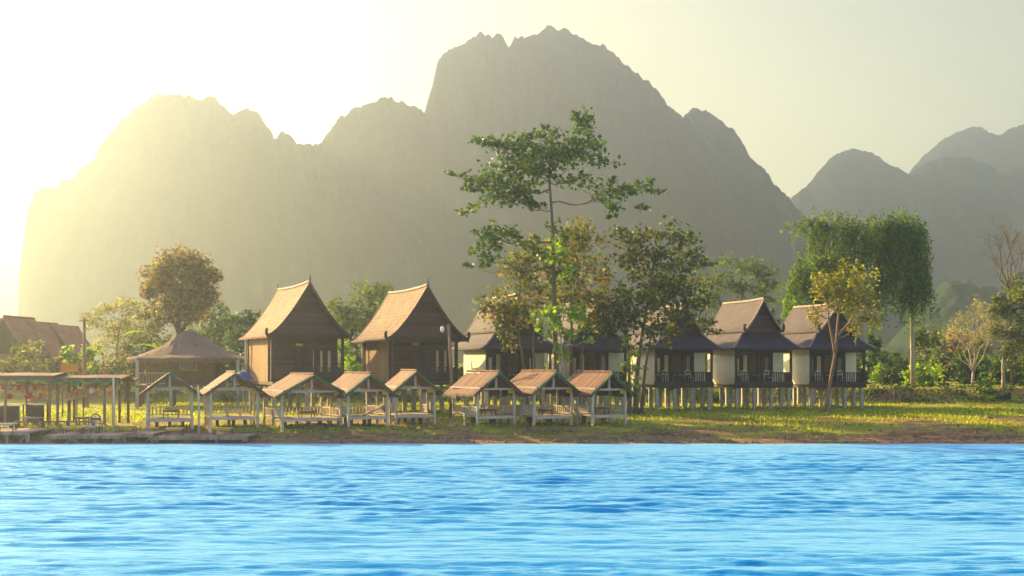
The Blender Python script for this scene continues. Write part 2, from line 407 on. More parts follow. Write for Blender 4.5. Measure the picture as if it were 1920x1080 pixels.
left_prof = [(2, 690), (14, 620), (18, 590), (20, 500), (28, 440), (35, 388), (50, 352), (75, 347), (95, 347), (105, 330), (130, 328), (150, 311), (168, 300), (185, 268), (215, 236), (240, 215), (265, 200), (300, 186), (340, 183), (375, 188), (410, 193), (425, 206), (434, 226), (445, 222), (452, 214), (475, 214), (495, 229), (508, 247), (514, 265), (530, 251), (545, 260), (556, 274), (572, 274), (590, 270), (640, 300), (720, 380), (800, 470), (860, 600), (900, 690)]
mid_prof = [(470, 690), (500, 480), (540, 330), (560, 275), (585, 268), (602, 262), (612, 246), (640, 223), (660, 201), (690, 186), (715, 177), (740, 190), (765, 189), (785, 196), (797, 210), (830, 250), (880, 330), (960, 420), (1040, 560), (1100, 690)]
peak_prof = [(700, 690), (740, 420), (770, 260), (790, 215), (797, 205), (804, 180), (812, 150), (820, 116), (828, 99), (860, 76), (900, 61), (930, 61), (944, 64), (953, 83), (966, 64), (1000, 61), (1025, 51), (1060, 56), (1095, 76), (1130, 91), (1150, 110), (1180, 131), (1210, 156), (1225, 171), (1245, 196), (1265, 211), (1280, 222), (1310, 260), (1360, 340), (1410, 430), (1460, 560), (1500, 690)]
shoulder_prof = [(1180, 690), (1225, 420), (1265, 260), (1282, 218), (1296, 203), (1320, 203), (1350, 223), (1375, 241), (1395, 281), (1415, 306), (1440, 331), (1465, 356), (1490, 386), (1512, 412), (1560, 455), (1620, 505), (1700, 565), (1760, 610), (1850, 690)]
mountain('mountain_ridge', left_prof, 560, MV, 101, spur=.36)
mountain('mountain_ridge', mid_prof, 590, MV, 202)
mountain('mountain_peak', peak_prof, 610, MV, 303)
mountain('mountain_shoulder', shoulder_prof, 650, MV, 404)
mountain('far_hills', [(1330, 690), (1400, 500), (1485, 369), (1510, 350), (1530, 326), (1560, 296), (1590, 284), (1620, 286), (1650, 301), (1680, 316), (1702, 331), (1722, 318), (1745, 301), (1775, 297), (1800, 298), (1840, 311), (1872, 331), (1892, 320), (1930, 312), (2000, 340), (2120, 470), (2250, 690)], 900, MV, 505, .8, .5, 1.6)
mountain('far_mountain', [(1500, 690), (1600, 480), (1700, 327), (1730, 292), (1760, 266), (1800, 246), (1825, 239), (1850, 251), (1875, 251), (1900, 241), (1930, 228), (2000, 210), (2100, 260), (2250, 420), (2450, 690)], 1120, MV, 606, .8, .5, 2.0)
mountain('far_hills', [(-420, 690), (-300, 560), (-180, 470), (-60, 470), (0, 492), (20, 498), (60, 540), (120, 690)], 1100, MV, 707, .8, .5, 2.0)
mountain('near_hill', [(1600, 690), (1680, 640), (1740, 570), (1770, 532), (1800, 528), (1830, 540), (1850, 547), (1880, 562), (1940, 575), (2050, 560), (2200, 620), (2300, 690)], 400, MV2, 808, 1.8, .6, .7)

# ------------------------------------------------------------------ materials of the built things
M = {}
M['bark'] = noise_mat('grey_brown_bark', [(.3, (.07, .045, .03)), (.7, (.20, .14, .095))], 4, (3, 3, .6), bump=.6, rough=.9)
M['bark_pale'] = noise_mat('pale_bark', [(.3, (.26, .21, .15)), (.7, (.48, .41, .31))], 3, (2, 2, .8), bump=.5, rough=.9)
M['bark_red'] = noise_mat('reddish_bark', [(.3, (.16, .085, .05)), (.7, (.36, .22, .13))], 3, (2, 2, .8), bump=.5, rough=.9)
M['dark_wood'] = plank_mat('dark_stained_boards', (.060, .028, .027), (.135, .068, .062), 'Z', .16)
M['dark_upright'] = plank_mat('dark_upright_boards', (.052, .026, .025), (.115, .06, .055), 'H', .15)
M['dark_beam'] = noise_mat('dark_beam_wood', [(.3, (.035, .020, .018)), (.7, (.085, .05, .042))], 3, (1, 1, 6), rough=.65)
M['brown_beam'] = noise_mat('brown_beam_wood', [(.3, (.11, .055, .035)), (.7, (.22, .12, .08))], 3, (1, 1, 6), rough=.7)
M['woven'] = plank_mat('bamboo_matting', (.16, .09, .045), (.40, .235, .11), 'H', .09)
M['shingle_gold'] = shingle_mat('weathered_shingle', (.055, .028, .016), (.165, .09, .046), (.29, .185, .10))
M['shingle_plum'] = shingle_mat('plum_grey_shingle', (.042, .030, .034), (.07, .050, .055), (.105, .078, .082), course=.18)
M['ridge_tile'] = flat_mat('pale_ridge_tile', (.30, .22, .17))
M['plaster'] = noise_mat('cream_plaster', [(.25, (.72, .67, .52)), (.75, (.84, .80, .66))], 1.5, bump=.12, rough=.85)
M['concrete'] = noise_mat('grey_concrete', [(.3, (.30, .29, .28)), (.7, (.50, .48, .46))], 3, bump=.25, rough=.85)
M['glass'] = noise_mat('curtained_glass', [(.3, (.40, .28, .14)), (.7, (.74, .58, .34))], 2, (4, 4, .4), rough=.15, bump=0, spec=.6)
M['dark_glass'] = noise_mat('dark_window_glass', [(.3, (.03, .028, .03)), (.7, (.08, .07, .065))], 2, rough=.08, bump=0, spec=.7)
M['bamboo'] = noise_mat('weathered_bamboo', [(.25, (.34, .27, .19)), (.75, (.62, .53, .40))], 4, (1, 1, 3), rough=.7, bump=.3)
M['bamboo_grey'] = noise_mat('silvered_bamboo', [(.25, (.38, .31, .26)), (.75, (.70, .60, .51))], 4, (2, 2, 1), rough=.7, bump=.3)
M['deck'] = plank_mat('split_bamboo_deck', (.34, .25, .15), (.62, .49, .32), 'X', .09)
M['deck_grey'] = plank_mat('weathered_jetty_boards', (.20, .11, .075), (.42, .27, .19), 'X', .18)
M['rust_roof'] = plank_mat('rusty_roof_sheet', (.07, .03, .017), (.22, .10, .052), 'Y', .17, rough=.8)
M['thatch'] = noise_mat('old_thatch', [(.25, (.11, .06, .038)), (.5, (.22, .13, .085)), (.8, (.36, .24, .16))], 5, (3, 3, .8), rough=.95, bump=.9, bdist=.06)
M['tile_roof'] = shingle_mat('brown_tile_roof', (.22, .065, .035), (.32, .10, .055), (.40, .145, .085), course=.3)
M['yellow'] = flat_mat('yellow_painted_board', (.62, .36, .03))
M['orange'] = flat_mat('orange_plastic', (.62, .25, .03))
M['green_tinsel'] = flat_mat('green_tinsel', (.02, .34, .09), rough=.35)
M['white'] = flat_mat('white_paint', (.74, .72, .68))
M['red'] = flat_mat('red_cloth', (.55, .08, .03))
M['pink'] = flat_mat('salmon_paper', (.66, .36, .24))
M['blue'] = flat_mat('blue_plastic', (.03, .04, .20), rough=.35)
M['table_wood'] = plank_mat('reddish_table_boards', (.18, .085, .055), (.34, .18, .12), 'Y', .14)
M['black_metal'] = flat_mat('black_metal', (.03, .03, .032), rough=.4)
M['rock'] = noise_mat('river_rock', [(.3, (.09, .06, .045)), (.7, (.26, .18, .12))], 3, bump=.7, rough=.9)

LF = {}
G1, G2, G3 = (.018, .040, .008), (.055, .10, .014), (.13, .18, .02)
LF['deep'] = leaf_mat('deep_green_leaf', [(.2, G1), (.55, (.030, .062, .010)), (.85, (.075, .12, .015))])
LF['tall'] = leaf_mat('mixed_green_leaf', [(.2, (.020, .050, .010)), (.5, (.05, .105, .012)), (.78, (.12, .17, .015)), (.95, (.30, .22, .02))], .3)
LF['autumn'] = leaf_mat('turning_leaf', [(.2, (.045, .075, .010)), (.42, (.10, .13, .016)), (.6, (.17, .15, .025)), (.74, (.30, .17, .03)), (.84, (.15, .21, .02)), (.95, (.24, .30, .025))], .4)
LF['autumn_dark'] = leaf_mat('dark_turning_leaf', [(.2, (.02, .042, .008)), (.5, (.055, .085, .012)), (.72, (.12, .11, .018)), (.92, (.36, .16, .03))], .42)
LF['lime'] = leaf_mat('lime_leaf', [(.2, (.10, .17, .012)), (.55, (.20, .30, .018)), (.9, (.36, .40, .03))], .5)
LF['yellow'] = leaf_mat('yellowing_leaf', [(.2, (.07, .085, .012)), (.5, (.18, .18, .02)), (.8, (.36, .28, .03)), (.95, (.42, .19, .03))], .45)
LF['soft'] = leaf_mat('soft_green_leaf', [(.2, (.035, .06, .014)), (.55, (.08, .12, .022)), (.9, (.17, .21, .04))], .45)
LF['olive'] = leaf_mat('olive_leaf', [(.2, (.05, .05, .012)), (.5, (.12, .11, .02)), (.85, (.26, .22, .035))], .45)
LF['bamboo'] = leaf_mat('bamboo_leaf', [(.2, (.03, .07, .010)), (.5, (.09, .16, .012)), (.9, (.27, .31, .02))], .45)
LF['willow'] = leaf_mat('hanging_leaf', [(.2, (.028, .075, .008)), (.5, (.08, .15, .010)), (.85, (.24, .29, .014))], .4)
LF['russet'] = leaf_mat('russet_leaf', [(.2, (.06, .05, .010)), (.45, (.15, .09, .016)), (.65, (.28, .15, .025)), (.85, (.26, .26, .03))], .4)
LF['pale'] = leaf_mat('pale_dry_leaf', [(.2, (.16, .14, .06)), (.55, (.28, .25, .11)), (.9, (.42, .38, .2))], .4)
LF['rose'] = leaf_mat('rose_tinged_leaf', [(.2, (.14, .10, .06)), (.6, (.30, .19, .12)), (.9, (.34, .26, .12))], .4)
LF['olive_gold'] = leaf_mat('olive_gold_leaf', [(.2, (.03, .055, .010)), (.5, (.09, .12, .014)), (.75, (.20, .20, .02)), (.95, (.36, .19, .03))], .45)
LF['grass'] = leaf_mat('grass_blade', [(.15, (.10, .15, .008)), (.5, (.27, .29, .012)), (.9, (.50, .42, .03))], .5, .6)

# ------------------------------------------------------------------ plants
def leaves_np(C, size, r, droop=0.0, aspect=.55, up=.35):
    """one folded leaf per centre, free in its lean and turn"""
    n = len(C)
    d = r.normal(size=(n, 3)); d[:, 2] = d[:, 2]*.6-droop
    d /= np.linalg.norm(d, axis=1, keepdims=True)+1e-9
    q = r.normal(size=(n, 3)); q[:, 2] += up
    s = np.cross(d, q); s /= np.linalg.norm(s, axis=1, keepdims=True)+1e-9
    nn = np.cross(s, d)
    L = (size*(.6+.8*r.random(n)))[:, None]; W = L*aspect
    V = np.stack([C-d*L*.5, C+s*W*.5+nn*L*.10, C+d*L*.5-nn*L*.08, C-s*W*.5+nn*L*.10], 1).reshape(-1, 3)
    F_ = np.arange(4*n).reshape(-1, 4)
    return V, F_
def curve(a, b, sag, k=6, r=None):
    a = Vector(a); b = Vector(b); pts = []
    for i in range(k+1):
        t = i/k; p = a.lerp(b, t); p.z += sag*math.sin(math.pi*t)*(b-a).length
        if r is not None and 0 < i < k: p += Vector(r.normal(size=3)*.03*(b-a).length)
        pts.append(p)
    return pts
def tree(name, label, cat, D, trunk, clumps, leaf, leaf_size, bark='bark', r0=.12, r1=.03, seed=0, group=None, extra_trunks=(), dens=1.0,
         depth=.85, droop=0.0, twigs=True, aspect=.6, bare=False, sub=None, loose=1.15):
    """trunk: pixel path from the ground up; clumps: (px, py, rx, ry) foliage masses round branch ends; all at D metres with real depth"""
    r = np.random.default_rng(seed+1000); s = D/FPX
    base = P(*trunk[0], D); zb = gzs(base.x, D)
    base.z = zb
    root = empty(name, base, 0, label, cat, group)
    def path(t, dy0):
        pts = [P(px, py, D+dy0*(k/max(1, len(t)-1))) for k, (px, py) in enumerate(t)]
        pts[0].z = gzs(pts[0].x, pts[0].y)-.1 if t[0][1] > 715 else pts[0].z
        out = []
        for k in range(len(pts)-1):                                 # soften the bends
            for q in range(4):
                u = q/4; a = pts[max(k-1, 0)]; b = pts[k]; c = pts[k+1]; d = pts[min(k+2, len(pts)-1)]
                out.append(.5*((2*b)+(c-a)*u+(2*a-5*b+4*c-d)*u*u+(3*b-a-3*c+d)*u**3))
        out.append(pts[-1]); return out
    tb = MB(); allpts = []
    for k, t in enumerate([trunk]+list(extra_trunks)):
        pts = path(t, 0 if k == 0 else float(r.normal()*.6)); n = len(pts); ra = r0*(1 if k == 0 else .75)
        rad = [ra+(r1-ra)*(i/(n-1))**.8 for i in range(n)]; rad[0] *= 1.45
        if n > 1: rad[1] *= 1.12
        tb.tube([p-base for p in pts], rad, 7)
        allpts += [(p, rad[i]) for i, p in enumerate(pts[2:] if n > 4 else pts)]
    C = []
    for cl in clumps:
        px, py, rx, ry = cl[:4]; dm = cl[4] if len(cl) > 4 else 1.0
        dz = depth*rx*s
        c = P(px, py, D+float(r.uniform(-.55, .55))*dz*1.2)
        A = np.array([rx*s, dz, ry*s])
        # limb to the clump from the nearest lower point of the wood
        best = min(allpts, key=lambda q: (q[0]-c).length+max(0, q[0].z-c.z+ry*s*.4)*2.5)
        lr = min(best[1]*.7, .02+.006*(best[0]-c).length+.012)
        lp = curve(best[0], c, -.10 if best[0].z < c.z else .05, 6, r)
        tb.tube([p-base for p in lp], [lr+(lr*.35-lr)*i/6 for i in range(7)], 5)
        allpts += [(lp[3], lr*.6)]
        nl = max(12, int(math.pi*rx*ry*.052*dens*dm*(.28/leaf_size)**1.2*(D/75)**2*(1 if not bare else .4)))
        nt = max(4, int(nl/16)) if sub is None else sub
        u = r.normal(size=(nt, 3)); u /= np.linalg.norm(u, axis=1, keepdims=True); rr = r.random(nt)**.45
        tw = u*rr[:, None]*A*(1+.12*(loose-1))
        cn = np.array(c)
        if twigs:
            for k in range(min(nt, 22 if not bare else 60)):
                e = Vector(cn+tw[k]); st = lp[4+int(r.integers(0, 3))]
                tb.tube([p-base for p in curve(st, e, .06, 3, r)], [lr*.30, lr*.24, lr*.17, lr*.10], 4, caps=False)
        ii = r.integers(0, nt, nl)
        spread = np.minimum(A*.42, leaf_size*1.7)
        C.append(cn+tw[ii]*(1+.04*r.normal(size=(nl, 1)))+r.normal(size=(nl, 3))*spread*.62*loose)
    tb.build('trunk', M[bark], root, True)
    if C and not (bare and dens == 0):
        C = np.concatenate(C)-np.array(base)
        V, F_ = leaves_np(C, leaf_size, r, droop, aspect)
        np_mesh('crown', V, F_, LF[leaf], root)
    return root

# tall two-tiered tree in the middle
tree('tall_tree', 'tall slender tree with flat green tiers of foliage rising above all the roofs', 'tree', 73.5,
     [(1046, 775), (1043, 690), (1040, 600), (1038, 500), (1036, 440), (1033, 380), (1030, 330), (1034, 285)],
     [(1000, 293, 70, 30), (955, 300, 40, 26), (925, 266, 38, 15), (892, 262, 18, 6), (975, 262, 40, 18), (1020, 258, 26, 18), (1050, 292, 50, 24), (1075, 268, 36, 24), (1100, 232, 22, 24), (1085, 222, 12, 12),
      (1112, 275, 22, 26), (905, 336, 48, 14), (848, 325, 18, 6), (880, 350, 22, 10), (940, 350, 48, 20), (970, 330, 50, 20), (935, 372, 40, 13), (892, 393, 26, 9), (985, 385, 22, 14), (965, 358, 40, 18), (1016, 330, 22, 18), (1078, 335, 42, 14), (1128, 305, 34, 9), (1150, 335, 14, 10),
      (1140, 362, 34, 17), (1185, 355, 34, 13), (1222, 352, 24, 9), (1150, 388, 24, 12), (1200, 390, 16, 6), (1140, 405, 14, 6), (1010, 385, 16, 8),
      (918, 440, 34, 18), (905, 480, 24, 14), (960, 436, 34, 14), (925, 462, 32, 18), (895, 498, 16, 8), (1000, 452, 24, 12), (1060, 448, 24, 14, .8), (1022, 480, 22, 14, .8), (1055, 505, 20, 14, .7), (1030, 425, 16, 10, .7)],
     'tall', .28, r0=.17, r1=.05, seed=1, dens=1.5, depth=.9, loose=1.28, aspect=.75)
tree('autumn_tree', 'spreading tree of orange and olive leaves on thin leaning trunks left of the tall tree', 'tree', 75.5,
     [(990, 770), (984, 700), (975, 640), (968, 590), (975, 540), (990, 490)],
     [(955, 560, 42, 30), (925, 585, 32, 24), (905, 570, 20, 14), (945, 610, 30, 24), (985, 520, 40, 34), (1010, 480, 44, 30), (960, 500, 40, 26), (975, 590, 34, 30), (940, 635, 16, 20), (1005, 560, 34, 36), (960, 640, 14, 22, .6)],
     'autumn', .24, r0=.10, r1=.04, seed=2, dens=1.15, extra_trunks=[[(1000, 770), (1003, 700), (1000, 640), (1005, 590)]], aspect=.8)
tree('autumn_tree', 'rusty brown tree with a dense crown just right of the tall trunk', 'tree', 77,
     [(1072, 770), (1070, 690), (1072, 620), (1070, 550), (1074, 480)],
     [(1086, 430, 34, 26), (1110, 452, 28, 26), (1060, 455, 34, 30), (1075, 500, 48, 40), (1115, 505, 30, 36), (1100, 560, 46, 34), (1060, 555, 40, 30), (1125, 550, 30, 34), (1040, 505, 30, 26), (1120, 595, 28, 26)],
     'autumn', .23, r0=.11, r1=.04, seed=3, dens=1.2, extra_trunks=[[(1086, 770), (1090, 690), (1096, 610)], [(1058, 770), (1056, 690), (1060, 620)]], aspect=.8)
tree('lime_sapling', 'bright lime green sapling glowing in front of the bungalow verandah', 'sapling', 72,
     [(1056, 775), (1058, 720), (1054, 660), (1048, 610)],
     [(1030, 590, 28, 20), (1062, 585, 32, 20), (1090, 598, 24, 14), (1045, 625, 28, 18), (1075, 625, 20, 14), (1010, 610, 16, 12), (1058, 655, 16, 22), (1105, 635, 12, 12, .5), (1050, 470, 26, 24, .8), (1066, 520, 18, 20, .6)],
     'lime', .27, bark='bark_pale', r0=.08, r1=.03, seed=4, dens=1.2, aspect=.85)
tree('dark_leaved_tree', 'large dark leaved tree flecked with orange in front of the middle bungalows', 'tree', 76,
     [(1192, 778), (1195, 700), (1202, 640), (1212, 580), (1222, 520), (1228, 470)],
     [(1165, 440, 22, 20, .7), (1195, 450, 36, 26), (1250, 432, 34, 20), (1275, 452, 36, 22), (1180, 490, 32, 26), (1225, 480, 46, 32), (1270, 495, 44, 28), (1310, 475, 26, 12), (1320, 495, 18, 10), (1210, 530, 52, 34), (1262, 540, 50, 32), (1300, 540, 34, 24),
      (1175, 570, 40, 28), (1225, 580, 48, 30), (1275, 585, 40, 26), (1165, 610, 36, 24), (1212, 622, 44, 26), (1310, 575, 26, 16), (1320, 610, 26, 14), (1150, 585, 24, 22), (1255, 625, 24, 16), (1340, 618, 16, 8)],
     'autumn_dark', .25, r0=.16, r1=.05, seed=5, dens=1.3, extra_trunks=[[(1180, 778), (1180, 700), (1176, 640), (1170, 600)], [(1202, 778), (1210, 690), (1222, 620)]], aspect=.8)
tree('leafy_sapling', 'thin sapling with fresh green leaves against the dark trunks', 'sapling', 74.5,
     [(1186, 776), (1184, 730), (1186, 690), (1184, 650)],
     [(1176, 640, 12, 14), (1190, 665, 16, 14), (1176, 690, 14, 12), (1198, 690, 16, 12), (1188, 715, 14, 12)], 'lime', .22, r0=.03, r1=.012, seed=6, dens=.75, aspect=.85)
tree('umbrella_tree', 'airy grey green tree with an umbrella crown behind the bungalow roofs', 'tree', 118,
     [(1368, 725), (1372, 640), (1380, 590), (1392, 555), (1400, 530)],
     [(1345, 520, 34, 14), (1385, 498, 40, 16), (1425, 510, 36, 16), (1445, 535, 22, 14), (1335, 545, 30, 12), (1375, 535, 34, 12), (1415, 545, 30, 14), (1325, 565, 26, 10), (1440, 560, 20, 10), (1360, 570, 28, 12)],
     'soft', .36, r0=.20, r1=.07, seed=7, dens=1.5, extra_trunks=[[(1368, 725), (1362, 640), (1352, 580), (1345, 545)]])
tree('slender_tree', 'leaning slender tree with yellow orange leaves beside the last bungalow', 'tree', 77.5,
     [(1548, 775), (1556, 720), (1566, 660), (1570, 610), (1576, 560), (1582, 530)],
     [(1590, 505, 30, 18), (1560, 525, 34, 18), (1618, 530, 30, 22), (1540, 545, 26, 20), (1585, 545, 34, 24), (1630, 560, 24, 24), (1600, 580, 30, 20, .8), (1530, 585, 18, 30, .7), (1560, 570, 20, 20, .7), (1625, 600, 16, 22, .7), (1600, 620, 14, 22, .6), (1648, 600, 10, 24, .5)],
     'yellow', .20, bark='bark_red', r0=.13, r1=.04, seed=8, dens=1.6, extra_trunks=[[(1566, 660), (1556, 610), (1552, 570)], [(1570, 630), (1596, 600), (1612, 570)]], aspect=.75)

def weeping(name, label, D, trunk, heads, leaf, seed, n, length, bark='bark_pale', r0=.2, size=.30, cat='tree'):
    """a tree whose shoots arch out and hang in strands"""
    r = np.random.default_rng(seed+2000); s = D/FPX
    base = P(*trunk[0], D); base.z = gzs(base.x, D); root = empty(name, base, 0, label, cat)
    pts = [P(px, py, D) for px, py in trunk]; pts[0].z = base.z-.1
    tb = MB(); tb.tube([p-base for p in pts], [r0+(r0*.4-r0)*i/(len(pts)-1) for i in range(len(pts))], 8)
    C = []
    for hx, hy, hr, hh, k in heads:
        c = P(hx, hy, D); top = pts[-1] if len(pts) > 1 else base
        st = min(pts, key=lambda q: (q-c).length)
        tb.tube([p-base for p in curve(st, c, .08, 6, r)], [r0*.35-.03*r0*i for i in range(7)], 5)
        for q in range(int(k*n)):
            a = r.uniform(0, 6.283); rad = hr*s*math.sqrt(r.random())*(1.35 if q % 8 == 0 else .88)
            e = Vector((c.x+math.cos(a)*rad, c.y+math.sin(a)*rad*.9, c.z+r.normal()*hh*s*.30+(1-(rad/(hr*s))**2)*hh*s*.4))
            L = length*s*r.uniform(.2, 1.25)*(hh/60)
            if q % 3 == 0: tb.tube([p-base for p in curve(c, e, .15, 3, r)], [.04, .03, .02, .01], 4, caps=False)
            m = int(L/.11)+3; t = np.linspace(0, 1, m)
            sway = r.normal(size=2)*.10*L
            S = np.stack([e.x+(t**.6)*sway[0]+math.cos(a)*.25*t, e.y+(t**.6)*sway[1]+math.sin(a)*.25*t, e.z-t*L], -1)
            C.append(S+r.normal(size=S.shape)*.10)
    tb.build('trunk', M[bark], root, True)
    C = np.concatenate(C)-np.array(base); V, F_ = leaves_np(C, size, r, .9, .34)
    np_mesh('crown', V, F_, LF[leaf], root)
    return root
weeping('bamboo_clump', 'tall arching bamboo clump, lime green on its left side, behind the last bungalow', 98, [(1545, 722), (1548, 640), (1552, 560), (1556, 500)],
        [(1560, 430, 44, 50, 1.0), (1520, 425, 30, 34, .5), (1490, 424, 18, 16, .12), (1606, 440, 30, 44, .8), (1628, 470, 22, 50, .5), (1540, 500, 44, 60, 1.2), (1585, 510, 36, 60, 1.0), (1512, 545, 40, 60, 1.2), (1500, 520, 20, 40, .4), (1560, 580, 50, 70, 1.1)], 'bamboo', 1, 96, 62, size=.30, bark='bark', cat='bamboo')
weeping('weeping_tree', 'dark green weeping tree on a pale straight trunk beyond the last bungalow', 96, [(1712, 730), (1711, 660), (1710, 590), (1704, 520), (1692, 455)],
        [(1690, 430, 42, 44, 1.2), (1652, 436, 24, 40, .8), (1718, 450, 26, 44, .9), (1690, 480, 40, 70, 1.5), (1645, 470, 20, 40, .5), (1722, 510, 22, 66, 1.1), (1668, 500, 26, 50, .6), (1712, 540, 22, 60, .7), (1660, 540, 26, 50, .6)], 'willow', 2, 92, 66, size=.30)

# left bank
tree('round_tree', 'tall round crowned russet tree behind the thatched house', 'tree', 104,
     [(338, 735), (340, 680), (336, 630), (334, 590), (338, 550), (345, 520)],
     [(335, 488, 36, 20), (300, 510, 30, 22), (370, 500, 30, 22), (345, 520, 46, 30), (395, 515, 18, 16), (310, 545, 38, 24), (360, 555, 42, 30), (385, 545, 24, 26), (285, 535, 18, 12), (330, 575, 36, 24), (355, 590, 30, 18), (280, 550, 12, 10)],
     'russet', .34, r0=.28, r1=.12, seed=10, dens=3.2, extra_trunks=[[(336, 630), (352, 600), (366, 570)], [(336, 620), (318, 590), (308, 560)]])
tree('feathery_tree', 'pale feathery tree with reddish shoots left of the round tree', 'tree', 108,
     [(215, 735), (218, 680), (222, 630), (228, 600)],
     [(230, 572, 34, 14), (195, 580, 30, 14), (260, 585, 26, 18), (175, 605, 26, 16), (215, 610, 36, 18), (250, 620, 30, 20), (200, 645, 36, 18), (160, 590, 14, 8)],
     'pale', .30, r0=.14, r1=.05, seed=11, dens=1.3)
tree('olive_tree', 'yellow green bushy tree between feathery tree and thatched house', 'tree', 103,
     [(270, 735), (268, 690), (266, 650), (262, 620)],
     [(275, 590, 26, 18), (290, 620, 30, 22), (255, 640, 34, 22), (285, 655, 34, 22), (240, 670, 30, 22), (270, 690, 36, 18), (305, 590, 20, 16), (225, 690, 22, 18)],
     'olive', .32, r0=.13, r1=.05, seed=12, dens=1.6)
tree('pale_bush', 'soft green feathery tree between round tree and first tall house', 'tree', 112,
     [(405, 735), (406, 680), (410, 640), (412, 610)],
     [(395, 585, 26, 20), (420, 580, 14, 14), (410, 615, 28, 22), (385, 620, 26, 26), (430, 610, 20, 18), (420, 645, 34, 22), (395, 655, 30, 20)],
     'soft', .34, r0=.14, r1=.05, seed=13, dens=1.5)
tree('dark_bush', 'darker broadleaf tree against the left side of the first tall house', 'tree', 104,
     [(470, 735), (470, 690), (468, 640), (470, 610)],
     [(475, 592, 22, 14), (450, 600, 20, 14), (465, 620, 32, 20), (440, 635, 26, 20), (480, 645, 24, 26), (455, 665, 32, 22)],
     'deep', .36, r0=.16, r1=.05, seed=14, dens=1.7)
tree('broadleaf_tree', 'bright green broadleaf tree between the two tall houses', 'tree', 108,
     [(688, 735), (690, 680), (692, 630), (696, 580)],
     [(705, 545, 30, 16), (680, 555, 26, 20), (725, 560, 20, 22), (700, 580, 38, 22), (650, 580, 28, 16), (632, 575, 18, 10), (660, 610, 36, 22), (700, 615, 34, 20), (665, 650, 26, 22), (655, 680, 20, 18), (635, 600, 20, 20)],
     'soft', .36, r0=.18, r1=.06, seed=15, dens=1.8)
for k, (px, py, rx, ry, D, lf, nm, lb) in enumerate([
    (20, 690, 34, 24, 96, 'olive', 'bush', 'dusty bush at the foot of the leftmost brown roof'),
    (62, 655, 22, 22, 97, 'yellow', 'bush', 'yellow flowering bush in front of the gabled village roofs'),
    (95, 690, 30, 22, 95, 'olive', 'bush', 'dull olive bush below the middle village gable'),
    (130, 672, 22, 24, 96, 'lime', 'bush', 'bright yellow green bush right beside the village roofs'),
    (172, 662, 20, 22, 97, 'lime', 'bush', 'bright bush behind the tall pole above the market roof'),
    (190, 705, 34, 18, 94, 'olive', 'bush', 'low olive bush behind the market stall roof'),
    (235, 712, 26, 18, 92, 'soft', 'bush', 'low bush at the end of the market roof'),
    (38, 662, 20, 18, 99, 'soft', 'bush', 'small grey green bush under the village gables'),
    (430, 690, 26, 24, 100, 'deep', 'bush', 'dark bush tucked behind the thatched house eave'),
    (668, 690, 22, 26, 98, 'lime', 'bush', 'lime bush in the gap between the two tall houses'),
    (648, 655, 18, 20, 101, 'lime', 'bush', 'small bright bush at the right edge of the first tall house'),
    (1478, 590, 16, 30, 112, 'lime', 'bush', 'bright narrow bush showing between the last two bungalow roofs'),
    (1445, 600, 16, 24, 113, 'soft', 'bush', 'pale bush behind the tallest bungalow gable'),
    (1655, 702, 24, 20, 103, 'lime', 'bush', 'lime bush right of the last bungalow'),
    (1672, 672, 20, 16, 112, 'soft', 'bush', 'hazy bush left of the weeping tree trunk'),
    (1690, 705, 22, 18, 108, 'soft', 'bush', 'green bush at the foot of the pale weeping trunk'),
    (1735, 640, 28, 40, 116, 'soft', 'tree', 'upright soft green tree right of the weeping trunk'),
    (1760, 650, 20, 34, 120, 'bamboo', 'tree', 'green feathery tree behind the right hand bushes'),
    (1735, 690, 22, 22, 104, 'lime', 'bush', 'light lime bush right of the pale trunk'),
    (1770, 695, 26, 26, 105, 'deep', 'bush', 'dark green bush left of the bare white tree'),
    (1800, 640, 34, 30, 124, 'rose', 'tree', 'hazy rose tinged tree behind the bare white tree'),
    (1800, 672, 26, 24, 116, 'soft', 'bush', 'grey green bush behind the bare white tree'),
    (1858, 690, 30, 30, 106, 'willow', 'bush', 'very dark bush right of the bare white tree'),
    (1838, 650, 24, 26, 122, 'pale', 'tree', 'pale dry tree beyond the very dark bush'),
    (1912, 700, 22, 24, 103, 'soft', 'bush', 'green bush at the right edge of the picture'),
    (1900, 655, 26, 30, 118, 'olive', 'tree', 'olive tree behind the right edge tree'),
    (1560, 690, 30, 30, 108, 'deep', 'bush', 'dark bush behind the last bungalow'),
    (1330, 690, 36, 34, 112, 'deep', 'bush', 'dark bush behind the middle bungalow wall'),
    (1640, 640, 14, 40, 107, 'bamboo', 'bush', 'narrow green bush hanging at the last bungalow eave'),
    (1880, 742, 14, 10, 93, 'deep', 'bush', 'small dark bush at the sandy end of the bank'),
    ]):
    n = 5; r_ = np.random.default_rng(k+77)
    cls = [(px, py, rx*.62, ry*.62)]+[(px+rx*.62*math.cos(a), py+ry*.62*math.sin(a), rx*r_.uniform(.32, .5), ry*r_.uniform(.32, .5)) for a in r_.uniform(0, 6.28, n)]
    if py < 700 and ry < 45: cls += [(px+r_.uniform(-.5, .5)*rx, min(py+ry*1.05, 722), rx*.6, ry*.42), (px+r_.uniform(-.5, .5)*rx, min(py+ry*1.5, 724), rx*.6, ry*.36)]
    tree(nm, lb, nm, D, [(px, 730), (px+2, 700), (px, py)], cls, lf, .32, r0=.07, r1=.03, seed=100+k, dens=1.7)
HR = random.Random(31)
